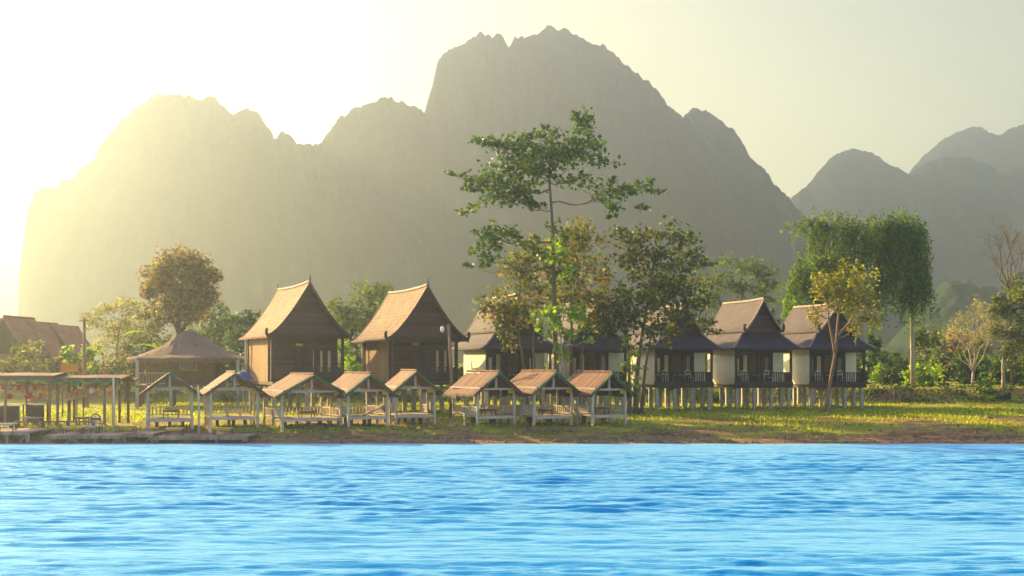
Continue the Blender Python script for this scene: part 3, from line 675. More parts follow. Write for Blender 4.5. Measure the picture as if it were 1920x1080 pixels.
def thicket(px, py, w, h, D, leaf, label, k):
    n = max(5, int(w/9)); cl = []
    for q in range(n):
        x = px-w/2+w*(q+.5)/n; hh = h*HR.uniform(.55, 1.0); y = py-hh
        while y < py-4: cl.append((x+HR.uniform(-6, 6), y, HR.uniform(10, 17), HR.uniform(8, 13))); y += 14
    tree('shrub', label, 'shrub', D, [(px, py), (px+1, py-h*.3), (px, py-h*.6)], cl, leaf, .36, r0=.07, r1=.03, seed=300+k, dens=1.3, group='shrubs along the top of the bank', extra_trunks=[[(px-w*.3, py), (px-w*.3, py-h*.5)], [(px+w*.3, py), (px+w*.3, py-h*.5)]])
for k, q in enumerate([
    (40, 726, 90, 46, 99, 'olive', 'wide dusty olive shrub behind the left edge market roof'),
    (135, 726, 80, 50, 100, 'russet', 'russet shrub behind the orange board'),
    (215, 728, 90, 52, 98, 'olive', 'olive shrub mass left of the thatched house'),
    (290, 728, 80, 60, 106, 'soft', 'soft green shrub behind the thatched house wall'),
    (425, 728, 80, 60, 106, 'deep', 'deep green shrub right of the thatched house'),
    (505, 728, 80, 40, 101, 'deep', 'deep green shrub seen under the first tall house'),
    (660, 728, 60, 70, 107, 'soft', 'soft green shrub low in the gap between the tall houses'),
    (770, 728, 90, 40, 101, 'deep', 'dark shrub seen under the second tall house'),
    (880, 728, 70, 40, 102, 'soft', 'shrub behind the lamp post and first bungalow'),
    (1000, 728, 110, 40, 100, 'deep', 'dark shrub behind the first bungalow stilts'),
    (1120, 728, 100, 40, 101, 'soft', 'green shrub behind the second bungalow stilts'),
    (1240, 728, 100, 44, 101, 'deep', 'dark shrub behind the third bungalow stilts'),
    (1355, 728, 90, 60, 103, 'soft', 'green shrub between the third and fourth bungalows'),
    (1460, 728, 90, 70, 104, 'lime', 'lime shrub between the fourth and fifth bungalows'),
    (1640, 728, 70, 66, 110, 'soft', 'hazy shrub just right of the last bungalow'),
    (1700, 728, 80, 60, 118, 'soft', 'hazy shrub behind the pale weeping trunk'),
    (1765, 728, 80, 84, 126, 'soft', 'tall hazy shrub left of the bare white tree'),
    (1840, 728, 80, 60, 110, 'deep', 'dark shrub directly behind the bare white tree'),
    (1905, 728, 70, 70, 114, 'soft', 'shrub behind the pale trunk at the right edge'),
    (1730, 728, 60, 44, 99, 'lime', 'sunny lime shrub on the bank right of the weeping trunk'),
    (1960, 728, 70, 60, 104, 'deep', 'dark shrub at the very right edge')]): thicket(*q, k)
tree('orange_green_tree', 'green and orange leaved tree with a pale trunk at the right edge', 'tree', 97,
     [(1882, 735), (1881, 690), (1884, 640), (1892, 590), (1900, 560)],
     [(1905, 535, 26, 18), (1885, 560, 22, 18), (1920, 560, 26, 26), (1870, 585, 14, 14), (1900, 590, 30, 22), (1935, 600, 28, 26), (1880, 620, 20, 14), (1912, 630, 28, 22), (1885, 655, 18, 12), (1930, 660, 24, 20), (1866, 560, 10, 10), (1905, 680, 18, 16)],
     'olive_gold', .32, bark='bark_pale', r0=.16, r1=.06, seed=40, dens=1.8)
# two bare trees
def bare_tree(name, label, D, trunk, tips, bark, seed, r0, leafy=None):
    r = np.random.default_rng(seed); base = P(*trunk[0], D); base.z = gzs(base.x, D); root = empty(name, base, 0, label, 'tree')
    pts = [P(px, py, D) for px, py in trunk]; pts[0].z = base.z-.1; tb = MB()
    tb.tube([p-base for p in pts], [r0+(r0*.7-r0)*i/(len(pts)-1) for i in range(len(pts))], 7)
    ends = []
    def grow(p, d, L, rad, lev):
        q = p+d*L; k = curve(p, q, .05, 3, r); tb.tube([v-base for v in k], [rad, rad*.85, rad*.7, rad*.55], 5 if lev < 2 else 4, caps=False)
        if lev >= 4: ends.append(q); return
        for _ in range(3 if lev else 2):
            nd = (d+Vector(r.normal(size=3)*.42)+Vector((0, 0, .10))).normalized(); grow(q, nd, L*r.uniform(.62, .85), rad*.55, lev+1)
    for tx, ty in tips:
        e = P(tx, ty, D+r.normal()*1.0); d = (e-pts[-1]); grow(pts[-1], d.normalized(), d.length*.42, r0*.5, 0)
    tb.build('trunk', M[bark], root, True)
    if leafy:
        C = np.array([list(e-base) for e in ends]); C = np.repeat(C, 3, 0)+r.normal(size=(len(C)*3, 3))*.25
        V, F_ = leaves_np(C, .22, r); np_mesh('crown', V, F_, LF[leafy], root)
bare_tree('bare_white_tree', 'bare white barked tree fanning out behind the grassy bank', 99, [(1824, 732), (1824, 712), (1825, 698)], [(1782, 612), (1805, 600), (1828, 596), (1850, 604), (1872, 622), (1770, 640)], 'bark_pale', 51, .14, 'pale')
bare_tree('bare_grey_tree', 'tall leafless grey tree behind the right edge tree', 112, [(1900, 732), (1896, 650), (1894, 580), (1892, 540)], [(1862, 470), (1880, 446), (1900, 440), (1922, 452), (1850, 500), (1935, 480)], 'bark', 52, .20)
# banana plant
def banana(label, px, py, D, hpx, seed):
    r = np.random.default_rng(seed); s = D/FPX; base = P(px, py, D); base.z = gzs(base.x, D); root = empty('banana_plant', base, 0, label, 'plant')
    top = P(px, py-hpx*.45, D)-base; tb = MB(); tb.tube([(0, 0, -.1), (0, 0, top.z*.5), top], [.14, .12, .08], 8); tb.build('trunk', M['bark_pale'], root, True)
    lb = MB()
    for k in range(9):
        a = k*2.4+r.uniform(-.3, .3); L = hpx*s*r.uniform(.5, .7); rise = r.uniform(.45, 1.3); w = .32
        pl = []; pr = []; mid = []
        for i in range(9):
            t = i/8; out = L*(t*.75); z = top.z+L*(rise*t-.75*rise*t*t)*1.0
            c = Vector((math.cos(a)*out, math.sin(a)*out, z)); sd = Vector((-math.sin(a), math.cos(a), 0))*w*math.sin(math.pi*min(1, t*.95+.05))**.7
            mid.append(c); pl.append(c+sd+Vector((0, 0, .08))); pr.append(c-sd+Vector((0, 0, .08)))
        lb.add(pl+mid+pr, [(i, i+1, 9+i+1, 9+i) for i in range(8)]+[(9+i, 9+i+1, 18+i+1, 18+i) for i in range(8)])
    lb.build('crown', LF['lime'], root)
banana('big leaved banana plant rising behind the thatched house roof', 312, 735, 98, 155, 5)
banana('low banana plant with fresh leaves right of the pale weeping trunk', 1748, 735, 102, 70, 6)

# grass
def grass_field():
    r = np.random.default_rng(9); n = 70000
    x = r.uniform(-30, 36, n); y = 62.5+(r.random(n)**.9)*32
    keep = (fbm(x/3.5, y/2.2, 71, 3)+.25*np.exp(-((y-73)/4)**2)+.25*np.exp(-((y-64.5)/1.2)**2) > .02+.35*np.exp(-((y-68)/1.4)**2)) | (r.random(n) < .05)
    x = x[keep]; y = y[keep]; z = gz(x, y); n = len(x)
    h = (.07+.16*r.random(n)**2)[:, None]; a = r.uniform(0, 6.28, n); w = .035+.03*r.random(n)
    c = np.stack([x, y, z-.01], -1); sd = np.stack([np.cos(a)*w, np.sin(a)*w, 0*a], -1); ln = np.stack([r.normal(size=n)*.05, r.normal(size=n)*.05, 0*a], -1)
    V = np.stack([c-sd, c+sd, c+ln+np.concatenate([np.zeros((n, 2)), h], 1)], 1).reshape(-1, 3)
    o = np_mesh('grass', V, np.arange(3*n).reshape(-1, 3), LF['grass']); o['kind'] = 'stuff'
grass_field()
def weeds():
    r = np.random.default_rng(19); C = []
    for k in range(420):
        x = r.uniform(-28, 40); y = 92.2+r.uniform(0, 3.6)
        m = int(r.integers(8, 40)); c = np.array([x, y, gzs(x, y)+.12]); C.append(c+r.normal(size=(m, 3))*np.array([.35, .25, .16]))
    V, F_ = leaves_np(np.concatenate(C), .24, r); o = np_mesh('bank_weeds', V, F_, LF['deep']); o['kind'] = 'stuff'
weeds()

def pebbles():
    r = np.random.default_rng(29); n = 1500; x = r.uniform(-27, 32, n); y = 60.2+r.random(n)**1.6*5.5; z = gz(x, y); s = .02+.07*r.random(n)**4+.012
    octa = np.array([(1, 0, 0), (0, 1, 0), (-1, 0, 0), (0, -1, 0), (0, 0, .6), (0, 0, -.6)])
    a = r.uniform(0, 6.28, n); ca, sa = np.cos(a), np.sin(a)
    O = octa[None]*s[:, None, None]*(1+.5*r.random((n, 6, 1))); X = O[..., 0]*ca[:, None]-O[..., 1]*sa[:, None]; Y = O[..., 0]*sa[:, None]+O[..., 1]*ca[:, None]
    V = np.stack([X+x[:, None], Y+y[:, None], O[..., 2]+z[:, None]+s[:, None]*.2], -1).reshape(-1, 3)
    f = np.array([(0, 1, 4), (1, 2, 4), (2, 3, 4), (3, 0, 4), (1, 0, 5), (2, 1, 5), (3, 2, 5), (0, 3, 5)])
    F_ = (f[None]+6*np.arange(n)[:, None, None]).reshape(-1, 3)
    o = np_mesh('pebbles', V, F_, M['rock'], None, False); o['kind'] = 'stuff'
pebbles()

# ------------------------------------------------------------------ houses
def roof_profile(half, drop, n=9, pw=1.4):
    """from the ridge (0,0) out to the eave: concave, steep at the top"""
    out = []
    for i in range(n+1):
        t = i/n; out.append((half*t, -drop*(1-(1-t)**pw)))
    return out
def saddle_roof(name, half, zr, drop, y0, y1, mat, parent, th=.10, pw=1.4, lift=.0):
    """both slopes of a gable roof as one sheet; ridge along y"""
    pr = roof_profile(half, drop, 9, pw)
    prof = [(-x, z) for x, z in reversed(pr)]+pr[1:]
    rows = []
    ny = 7
    for k in range(ny):
        t = k/(ny-1); y = y0+(y1-y0)*t; up = lift*(abs(2*t-1)**2.2)
        rows.append([(x, y, zr+z+up*(1-abs(x)/half)) for x, z in prof])
    b = MB(); b.sheet(rows, th); return b.build(name, mat, parent), prof
def bargeboard(prof, zr, y, w, th, mat, parent, up=0):
    """board following the slope of a gable on both sides, closed at the top"""
    b = MB(); n = len(prof)
    top = [Vector((x, y, zr+z+.06+up*(1-abs(x)/abs(prof[0][0])))) for x, z in prof]
    vs = []
    for p in top: vs += [p+Vector((0, -th/2, 0)), p+Vector((0, th/2, 0)), p+Vector((0, th/2, -w)), p+Vector((0, -th/2, -w))]
    fs = []
    for i in range(n-1):
        a = i*4; c = a+4
        for q in range(4): fs.append((a+q, a+(q+1) % 4, c+(q+1) % 4, c+q))
    fs += [(0, 1, 2, 3), (n*4-1, n*4-2, n*4-3, n*4-4)]
    b.add(vs, fs); return b.build('bargeboard', mat, parent)
def gable_fill(prof, zr, zb, y, mat, parent, inset=.12):
    pts = [(x*(1-inset*.4), y, max(zb, zr+z-inset)) for x, z in prof]
    pts = [(pts[0][0], y, zb)]+pts+[(pts[-1][0], y, zb)]
    b = MB(); n = len(pts); back = [(p[0], p[1]+.06, p[2]) for p in pts]
    b.add(pts+back, [tuple(range(n-1, -1, -1)), tuple(range(n, 2*n))]+[(i, (i+1) % n, n+(i+1) % n, n+i) for i in range(n)])
    return b.build('gable_panel', mat, parent)
def hook(x, y, z, s, mat, parent):
    """upturned finial at an eave corner; s = side"""
    b = MB(); b.tube([(x-s*.25, y, z-.10), (x-s*.04, y, z-.08), (x+s*.03, y, z+.08), (x+s*.03, y, z+.30), (x-s*.02, y, z+.38)], [.08, .10, .10, .09, .07], 5)
    return b.build('corner_finial', mat, parent)
def wall_with_openings(b, x0, x1, z0, z1, y, th, holes):
    """upright wall in the xz plane built of pieces round its openings (x0,x1,z0,z1 each)"""
    holes = sorted(holes); cur = x0
    for hx0, hx1, hz0, hz1 in holes:
        if hx0 > cur: b.box(((cur+hx0)/2, y, (z0+z1)/2), (hx0-cur, th, z1-z0))
        if hz0 > z0: b.box(((hx0+hx1)/2, y, (z0+hz0)/2), (hx1-hx0, th, hz0-z0))
        if hz1 < z1: b.box(((hx0+hx1)/2, y, (hz1+z1)/2), (hx1-hx0, th, z1-hz1))
        cur = hx1
    if cur < x1: b.box(((cur+x1)/2, y, (z0+z1)/2), (x1-cur, th, z1-z0))
def window(x0, x1, z0, z1, y, fm, pm, parent):
    b = MB(); t = .05
    b.box((x0+t/2, y, (z0+z1)/2), (t, .09, z1-z0)); b.box((x1-t/2, y, (z0+z1)/2), (t, .09, z1-z0))
    b.box(((x0+x1)/2, y, z0+t/2), (x1-x0-2*t, .09, t)); b.box(((x0+x1)/2, y, z1-t/2), (x1-x0-2*t, .09, t))
    w = b.build('window', fm, parent)
    p = MB(); p.box(((x0+x1)/2, y+.02, (z0+z1)/2), (x1-x0-2*t, .012, z1-z0-2*t)); p.build('pane', pm, w)
    return w
def railing(a, b_, z0, h, mat, parent, step=.16, w=.035, slant=False, name='railing'):
    a = Vector(a); b_ = Vector(b_); m = MB(); L = (b_-a).length; n = max(2, int(L/step)); up = Vector((0, 0, 1))
    m.bar(a+up*(z0+h), b_+up*(z0+h), .07, .05); m.bar(a+up*(z0+.10), b_+up*(z0+.10), .05, .05)
    for i in range(1, n):
        p = a.lerp(b_, i/n); m.bar(p+up*(z0+.125), p+up*(z0+h-.025), w, w)
    return m.build(name, mat, parent)

def tall_house(px, py, D, a, W, L, floor, eave, apex, half, label, rl=9.0):
    base = P(px, py, D); base.z = gzs(base.x, D)
    root = empty('stilt_house', base, R(a), label, 'house', 'tall stilt houses')
    g = -base.z; f = P(px, floor, D).z+g; e = P(px, eave, D).z+g; t = P(px, apex, D).z+g
    hw = W/2
    for ix in (-1, 0, 1):
        for iy in (0, .35, .68, 1):
            b = MB(); b.box((ix*(hw-.15), .2+iy*(L-.4), (f-.3)/2-.1), (.24, .24, f-.1)); b.build('stilt', M['concrete'], root)
    b = MB(); b.box((0, L/2-.2, f-.09), (W+.2, L+.9, .18)); b.build('floor', M['dark_beam'], root)
    # room
    yv = 1.25
    b = MB(); wall_with_openings(b, -hw+.06, hw-.06, f, e, yv, .09, [(-.55, .15, f, f+2.02), (.45, .72, f+.55, f+1.95), (1.0, 1.3, f+.55, f+1.95), (1.5, 1.78, f+.55, f+1.95)])
    b.build('front_wall', M['dark_wood'], root)
    for x0 in (.45, 1.0, 1.5): window(x0, x0+.28, f+.55, f+1.95, yv, M['dark_beam'], M['glass'], root)
    d = MB(); d.box((-.2, yv+.01, f+1.0), (.66, .05, 2.0)); d = d.build('door', M['dark_upright'], root)
    k = MB(); k.tube([(.05, yv-.06, f+.98), (.05, yv-.06, f+1.12)], .018, 6); k.build('handle', M['black_metal'], d)
    b = MB(); b.box((-.25, yv-.07, f+2.28), (.42, .03, .14)); b.build('name_board', M['yellow'], root)
    b = MB(); b.box((-hw+.03, (yv+L)/2+.02, (f+e)/2), (.09, L-yv-.05, e-f)); b.build('side_wall', M['woven'], root)
    b = MB(); b.box((hw-.03, (yv+L)/2+.02, (f+e)/2), (.09, L-yv-.05, e-f)); b.build('side_wall', M['dark_wood'], root)
    b = MB(); b.box((0, L-.02, (f+e)/2), (W-.16, .09, e-f)); b.build('rear_wall', M['dark_wood'], root)
    for x in (-hw, hw):
        for y in (0, L+.1):
            b = MB(); b.box((x, y, (f+e)/2), (.17, .17, e-f)); b.build('post', M['dark_beam'], root)
    b = MB(); b.box((-hw-.28, L-.4, (e)/2), (.13, .13, e)); b.build('post', M['concrete'], root)
    b = MB(); b.box((hw*.12, 0, (f+e)/2), (.12, .12, e-f)); b.build('post', M['dark_beam'], root)
    railing((-hw+.1, 0, 0), (hw-.1, 0, 0), f, .85, M['dark_beam'], root, .13)
    railing((hw, .1, 0), (hw, yv-.1, 0), f, .85, M['dark_beam'], root, .13)
    b = MB(); b.box((0, -.06, e+.02), (half*2-.5, .12, .24)); b.box((0, -.20, e+.10), (half*2-.7, .14, .05)); b.build('eave_beam', M['dark_beam'], root)
    rf, prof = saddle_roof('roof', half, t, t-e-.02, -.55, rl-.55, M['shingle_gold'], root, .11, 1.42, .12)
    b = MB(); b.tube([(0, -.5, t+.17), (0, 1.2, t+.10), (0, rl*.45, t+.06), (0, rl-1.6, t+.11), (0, rl-.7, t+.17)], .085, 6); b.build('ridge_cap', M['ridge_tile'], rf)
    gable_fill(prof, t, e+.14, -.16, M['dark_wood'], root)
    gable_fill(prof, t, e+.14, L+.2, M['dark_wood'], root)
    bargeboard(prof, t, -.60, .26, .07, M['dark_beam'], root, .12)
    bargeboard(prof, t, rl-.50, .26, .07, M['dark_beam'], root, .12)
    for y in (-.60, rl-.50):
        b = MB(); b.tube([(0, y, t+.05), (0, y, t+.32), (0, y+(-.05 if y < 0 else .05), t+.55)], [.09, .06, .02], 5); b.build('ridge_finial', M['dark_beam'], root)
        for s in (-1, 1): hook(s*(half-.02), y, e+.10, s, M['dark_beam'], root)
    return root
tall_house(577, 768, 78, 22, 4.35, 7.5, 716, 631, 533, 2.62, 'tall stilt house with golden lit roof, left one of the two steep gabled houses', 9.4)
tall_house(797, 768, 76.5, 20, 3.9, 7.0, 716, 637, 540, 2.55, 'tall stilt house with steep gable behind the lamp pole, right of the pair', 9.2)

def bungalow(px0, px1, D, a, apex, label, mats, seed):
    """px0..px1: front of the verandah; the cream side wall shows left of it"""
    c = (px0+px1)/2; base = P(c, 768, D); base.z = gzs(base.x, D); s = D/FPX
    root = empty('bungalow', base, R(a), label, 'bungalow', 'bungalows on concrete stilts')
    g = -base.z; f = P(c, 721, D).z+g; e = P(c, 653, D).z+g; zg = P(c, 621, D).z+g; t = P(c, apex, D).z+g
    W = (px1-px0)*s; hw = W/2; L = 5.4; yv = 1.35
    for ix in (-1, -.33, .33, 1):
        for iy in (0, .25, .58, 1):
            b = MB(); b.box((ix*(hw-.14), .14+iy*(L-.3), (f-.3)/2-.06), (.21, .21, f-.12)); b.build('stilt', M['concrete'], root)
    b = MB(); b.box((0, L/2, f-.10), (W+.12, L+.2, .20)); b.build('floor', M['dark_beam'], root)
    b = MB(); x1 = hw-.75
    ops = [(-hw+.45, -hw+.80, f+.5, f+1.75), (-hw+.95, -hw+1.35, f+.05, f+1.95), (-.35, .30, f+.02, f+1.95), (.55, .95, f+.5, f+1.8), (1.05 if hw > 1.85 else .98, x1-.06, f+.45, f+1.7)]
    wall_with_openings(b, -hw+.10, x1, f, e, yv, .09, ops); b.build('front_wall', M['dark_wood'], root)
    for k, o in enumerate(ops):
        if k == 2: continue
        window(*o, yv, M['dark_beam'], M['glass'] if k in (0, 1, 4) else M['dark_glass'], root)
    dm = MB(); dm.box((-.025, yv+.015, f+.985), (.61, .05, 1.90)); d = dm.build('door', M['brown_beam'], root)
    k = MB(); k.tube([(.2, yv-.05, f+.93), (.2, yv-.05, f+1.07)], .018, 6); k.build('handle', M['black_metal'], d)
    b = MB(); b.box(((x1+hw-.06)/2+.002, yv-.004, (f+e)/2), (hw-x1-.06, .10, e-f)); b.build('front_wall', M['plaster'], root)
    b = MB(); b.box((-hw+.02, (yv+L)/2-.62, (f+e)/2-.05), (.13, L-yv+1.2, e-f+.1)); b.build('side_wall', M['plaster'], root)
    b = MB(); b.box((hw-.02, (yv+L)/2+.03, (f+e)/2), (.13, L-yv-.06, e-f)); b.build('side_wall', M['plaster'], root)
    b = MB(); b.box((0, L-.06, (f+e)/2), (W-.18, .12, e-f)); b.build('rear_wall', M['plaster'], root)
    for x in (-hw+.03, -hw*.22, hw-.03):
        b = MB(); b.box((x, .02, (f+e)/2), (.13, .13, e-f)); b.build('post', M['dark_beam'], root)
    for a_, b_ in (((-hw+.1, .02, 0), (-hw*.22-.07, .02, 0)), ((-hw*.22+.07, .02, 0), (hw-.1, .02, 0)), ((hw-.03, .1, 0), (hw-.03, yv-.06, 0))):
        railing(a_, b_, f, .78, M['dark_beam'], root, .15, .05)
    b = MB(); b.box((0, -.03, f-.02), (W+.2, .10, .40)); b.build('floor_fascia', M['dark_upright'], root)
    b = MB(); b.box((0, -.05, e-.14), (W+.1, .09, .30)); b.build('eave_beam', M['dark_wood'], root)
    # skirt roof, hipped all round, slightly hollow
    ih, iy0, iy1 = hw*.62, .55, L+1.9
    oh, oy0, oy1 = hw+.45, -.75, L+2.7
    rings = []
    for t_ in (0, .35, .7, 1):
        q = 1-(1-t_)**1.35
        h_ = ih+(oh-ih)*t_; ya = iy0+(oy0-iy0)*t_; yb = iy1+(oy1-iy1)*t_; z = zg-(zg-e)*q
        rings.append([(-h_, ya, z), (h_, ya, z), (h_, yb, z), (-h_, yb, z)])
    b = MB(); vs = [p for r_ in rings for p in r_]; vs2 = [(p[0]*.995, p[1], p[2]-.09) for p in vs]; n = len(vs); fs = []
    for k in range(3):
        for q in range(4): fs.append((k*4+q, (k+1)*4+q, (k+1)*4+(q+1) % 4, k*4+(q+1) % 4)); fs.append((n+k*4+q, n+k*4+(q+1) % 4, n+(k+1)*4+(q+1) % 4, n+(k+1)*4+q))
    for q in range(4): a0 = 12+q; a1 = 12+(q+1) % 4; fs.append((a0, n+a0, n+a1, a1))
    b.add(vs+vs2, fs); sk = b.build('skirt_roof', M['shingle_plum'], root)
    for q in range(4):
        b = MB(); b.tube([Vector(rings[k][q])+Vector((0, 0, .03)) for k in range(4)], .06, 5); b.build('hip_cap', M['ridge_tile'], sk)
    gh = ih+.16
    rf, prof = saddle_roof('roof', gh, t, t-zg-.04, -.05, L+2.2, M['shingle_plum'], root, .09, 1.28, .06)
    b = MB(); b.tube([(0, -.05, t+.10), (0, L*.5, t+.045), (0, L+2.2, t+.10)], .075, 6); b.build('ridge_cap', M['ridge_tile'], rf)
    gable_fill(prof, t, zg-.05, .42, M['dark_wood'], root); gable_fill(prof, t, zg-.05, L+1.8, M['dark_wood'], root)
    bargeboard(prof, t, -.08, .20, .06, M['ridge_tile'], root, .06); bargeboard(prof, t, L+2.23, .20, .06, M['ridge_tile'], root, .06)
    b = MB(); b.tube([(0, -.08, t), (0, -.08, t+.22), (0, -.12, t+.36)], [.08, .05, .02], 5); b.build('ridge_finial', M['dark_beam'], root)
    for s_ in (-1, 1): hook(s_*(gh-.03), -.08, zg+.08, s_, M['dark_beam'], root)
    return root, f, hw, W
BUNG = []
for k, (p0, p1, D, a, ap, lb) in enumerate([
    (910, 1036, 80, 17, 553, 'bungalow right beside the second tall house, its cream wall facing the lamp pole'),
    (1068, 1176, 81, 13, 563, 'bungalow hidden behind the tall tree and lime sapling'),
    (1227, 1338, 82, 11.5, 572, 'bungalow half hidden behind the dark leaved orange flecked tree'),
    (1377, 1487, 83, 10.5, 562, 'plum roofed bungalow in full view with a tall clear gable and cream side wall'),
    (1517, 1624, 85, 9.5, 570, 'last bungalow, crossed by the leaning slender tree')]):
    BUNG.append(bungalow(p0, p1, D, a, ap, lb, None, k))

# village roofs far left
def village_house(px, D, half, label, pa, pe):
    base = P(px, 735, D); base.z = gzs(base.x, D); root = empty('village_house', base, R(-3), label, 'house', 'village houses')
    g = -base.z; t = P(px, pa, D).z+g; e = P(px, pe, D).z+g; hw = half-.5; L = 4.5
    b = MB(); wall_with_openings(b, -hw, hw, 0, e, .05, .1, [(-.5, .5, e-1.5, e-.5)]); b.build('front_wall', M['brown_beam'], root)
    for x in (-hw+.05, hw-.05):
        b = MB(); b.box((x, L/2+.1, e/2), (.1, L-.1, e)); b.build('side_wall', M['brown_beam'], root)
    b = MB(); b.box((0, L+.2, e/2), (2*hw, .1, e)); b.build('rear_wall', M['brown_beam'], root)
    window(-.5, .5, e-1.5, e-.5, .05, M['dark_beam'], M['dark_glass'], root)
    rf, prof = saddle_roof('roof', half, t, t-e, -.7, L+.8, M['tile_roof'], root, .12, 1.12)
    gable_fill(prof, t, e+.01, .0, M['dark_upright'], root); gable_fill(prof, t, e+.01, L+.2, M['dark_upright'], root)
    bargeboard(prof, t, -.74, .24, .06, M['brown_beam'], root); bargeboard(prof, t, L+.84, .24, .06, M['brown_beam'], root)
    b = MB(); b.tube([(0, -.7, t+.05), (0, L+.8, t+.05)], .09, 6); b.build('ridge_cap', M['tile_roof'], rf)
village_house(14, 108, 2.2, 'brown tiled village house with the highest gable beside the dusty bushes', 594, 664)
village_house(62, 112, 1.9, 'middle village house with brown tiled gable', 605, 664)
village_house(104, 116, 1.8, 'rightmost and lowest of the brown tiled village houses', 611, 662)
village_house(-40, 110, 2.2, 'village house cut by the left edge of the picture', 596, 664)

# thatched house
def thatched_house():
    D = 84; c = 352; base = P(c, 760, D); base.z = gzs(base.x, D); g = -base.z; s = D/FPX
    root = empty('thatched_house', base, R(12), 'broad house under a pointed thatched roof behind the first two huts', 'house')
    t = P(c, 617, D).z+g; e = P(c, 671, D).z+g; f = P(c, 722, D).z+g; ow = 116*s; hw = ow*.66
    prof = [(.12, 0), (.35, -.10), (.88, -.46), (1.4, -.82), (1.9, -1.12), (2.6, -1.45), (3.2, -1.68), (ow*.97, e-t+.02), (ow, e-t-.10)]
    n = 8; rows = []; vs = []; fs = []; rr = np.random.default_rng(3)
    ring = 48; levels = len(prof)
    for r_, z in prof:
        for q in range(ring):
            th = 2*math.pi*q/ring; sq = 1/max(abs(math.cos(th)), abs(math.sin(th)))**.35
            jit = rr.normal()*.03
            vs.append((r_*sq*math.cos(th)*(1+jit*.3), 2.9+r_*sq*math.sin(th)*.85, t+z+jit))
    for k in range(levels-1):
        for q in range(ring): a = k*ring+q; b = k*ring+(q+1) % ring; fs.append((a, a+ring, b+ring, b))
    o = len(vs); vs += [(v[0]*.97, (v[1]-2.9)*.97+2.9, v[2]-.22) for v in vs]
    fs += [(o+a, o+b, o+c_, o+d) for (a, d, c_, b) in fs[:]]
    for q in range(ring): a = (levels-1)*ring+q; b = (levels-1)*ring+(q+1) % ring; fs.append((a, o+a, o+b, b))
    b = MB(); b.add(vs, fs); b.add([(0, 2.9, t+.08)]+[vs[q] for q in range(ring)], [(0, q+1, (q+1) % ring+1) for q in range(ring)])
    rf = b.build('roof', M['thatch'], root)
    # shaggy edge
    C = MB()
    for q in range(420):
        th = rr.uniform(0, 6.283); sq = 1/max(abs(math.cos(th)), abs(math.sin(th)))**.35; r_ = ow*.99*sq
        p = Vector((r_*math.cos(th), 2.9+r_*math.sin(th)*.85, e-.05)); q_ = p+Vector((rr.normal()*.05, rr.normal()*.05, -rr.uniform(.18, .42)))
        C.add([p+Vector((-.035*math.sin(th), .035*math.cos(th), 0)), p-Vector((-.035*math.sin(th), .035*math.cos(th), 0)), q_], [(0, 1, 2)])
    C.build('thatch_fringe', M['thatch'], rf)
    b = MB(); wall_with_openings(b, -hw, hw*.62, f, e+.25, .9, .1, [(-.55, .55, f+.95, f+1.75)]); b.build('front_wall', M['brown_beam'], root)
    window(-.55, .55, f+.95, f+1.75, .9, M['bamboo'], M['dark_glass'], root)
    for x in (-hw+.05, hw*.62-.05):
        b = MB(); b.box((x, 3.0, (f+e)/2+.1), (.1, 4.0, e-f+.2)); b.build('side_wall', M['brown_beam'], root)
    b = MB(); b.box((-.05*hw, 5.05, (f+e)/2+.1), (hw*1.6, .1, e-f+.2)); b.build('rear_wall', M['brown_beam'], root)
    b = MB(); b.box((0, 2.7, f-.08), (hw*2.5, 5.2, .16)); b.build('floor', M['brown_beam'], root)
    for x in (-hw*1.2, -hw*.4, hw*.4, hw*1.2):
        for y in (.25, 2.8, 5.1):
            b = MB(); b.box((x, y, e/2 if abs(x) > hw else (f-.16)/2), (.2, .2, e if abs(x) > hw else f-.16)); b.build('post', M['concrete'] if y < 1 else M['brown_beam'], root)
    railing((-hw*1.2, .2, 0), (-hw*.5, .2, 0), f, .8, M['bamboo'], root, .18)
    railing((hw*.5, .2, 0), (hw*1.2, .2, 0), f, .8, M['brown_beam'], root, .18)
thatched_house()

# ------------------------------------------------------------------ riverside huts
HUTS = [  # apex px, left post px, right post px, base py, apex py, rotation, distance, words
    (319, 279, 358, 806, 697, 15, 63.6, 'leftmost hut, its thin roof seen end on, in front of the thatched house'),
    (438, 398, 482, 806, 698, 19, 63.8, 'hut just right of the slim bamboo pole, second from the left'),
    (571, 532, 636, 806, 702, 27, 64.0, 'third hut from the left, green tinsel on both roof edges'),
    (691, 654, 726, 803, 700, 27, 64.6, 'hut holding a tilted board, between the two tall houses'),
    (778, 743, 814, 800, 695, 17, 66.0, 'narrow hut set back below the lamp pole'),
    (932, 895, 964, 798, 697, 27, 65.2, 'hut with a split two piece roof, left of the three hut cluster'),
    (1036, 1001, 1073, 797, 696, 27, 65.4, 'hut in front of the tall tree, middle of the three hut cluster'),
    (1143, 1109, 1174, 798, 698, 27, 65.4, 'rightmost hut, beside the dark tree trunks'),
]
HF = []
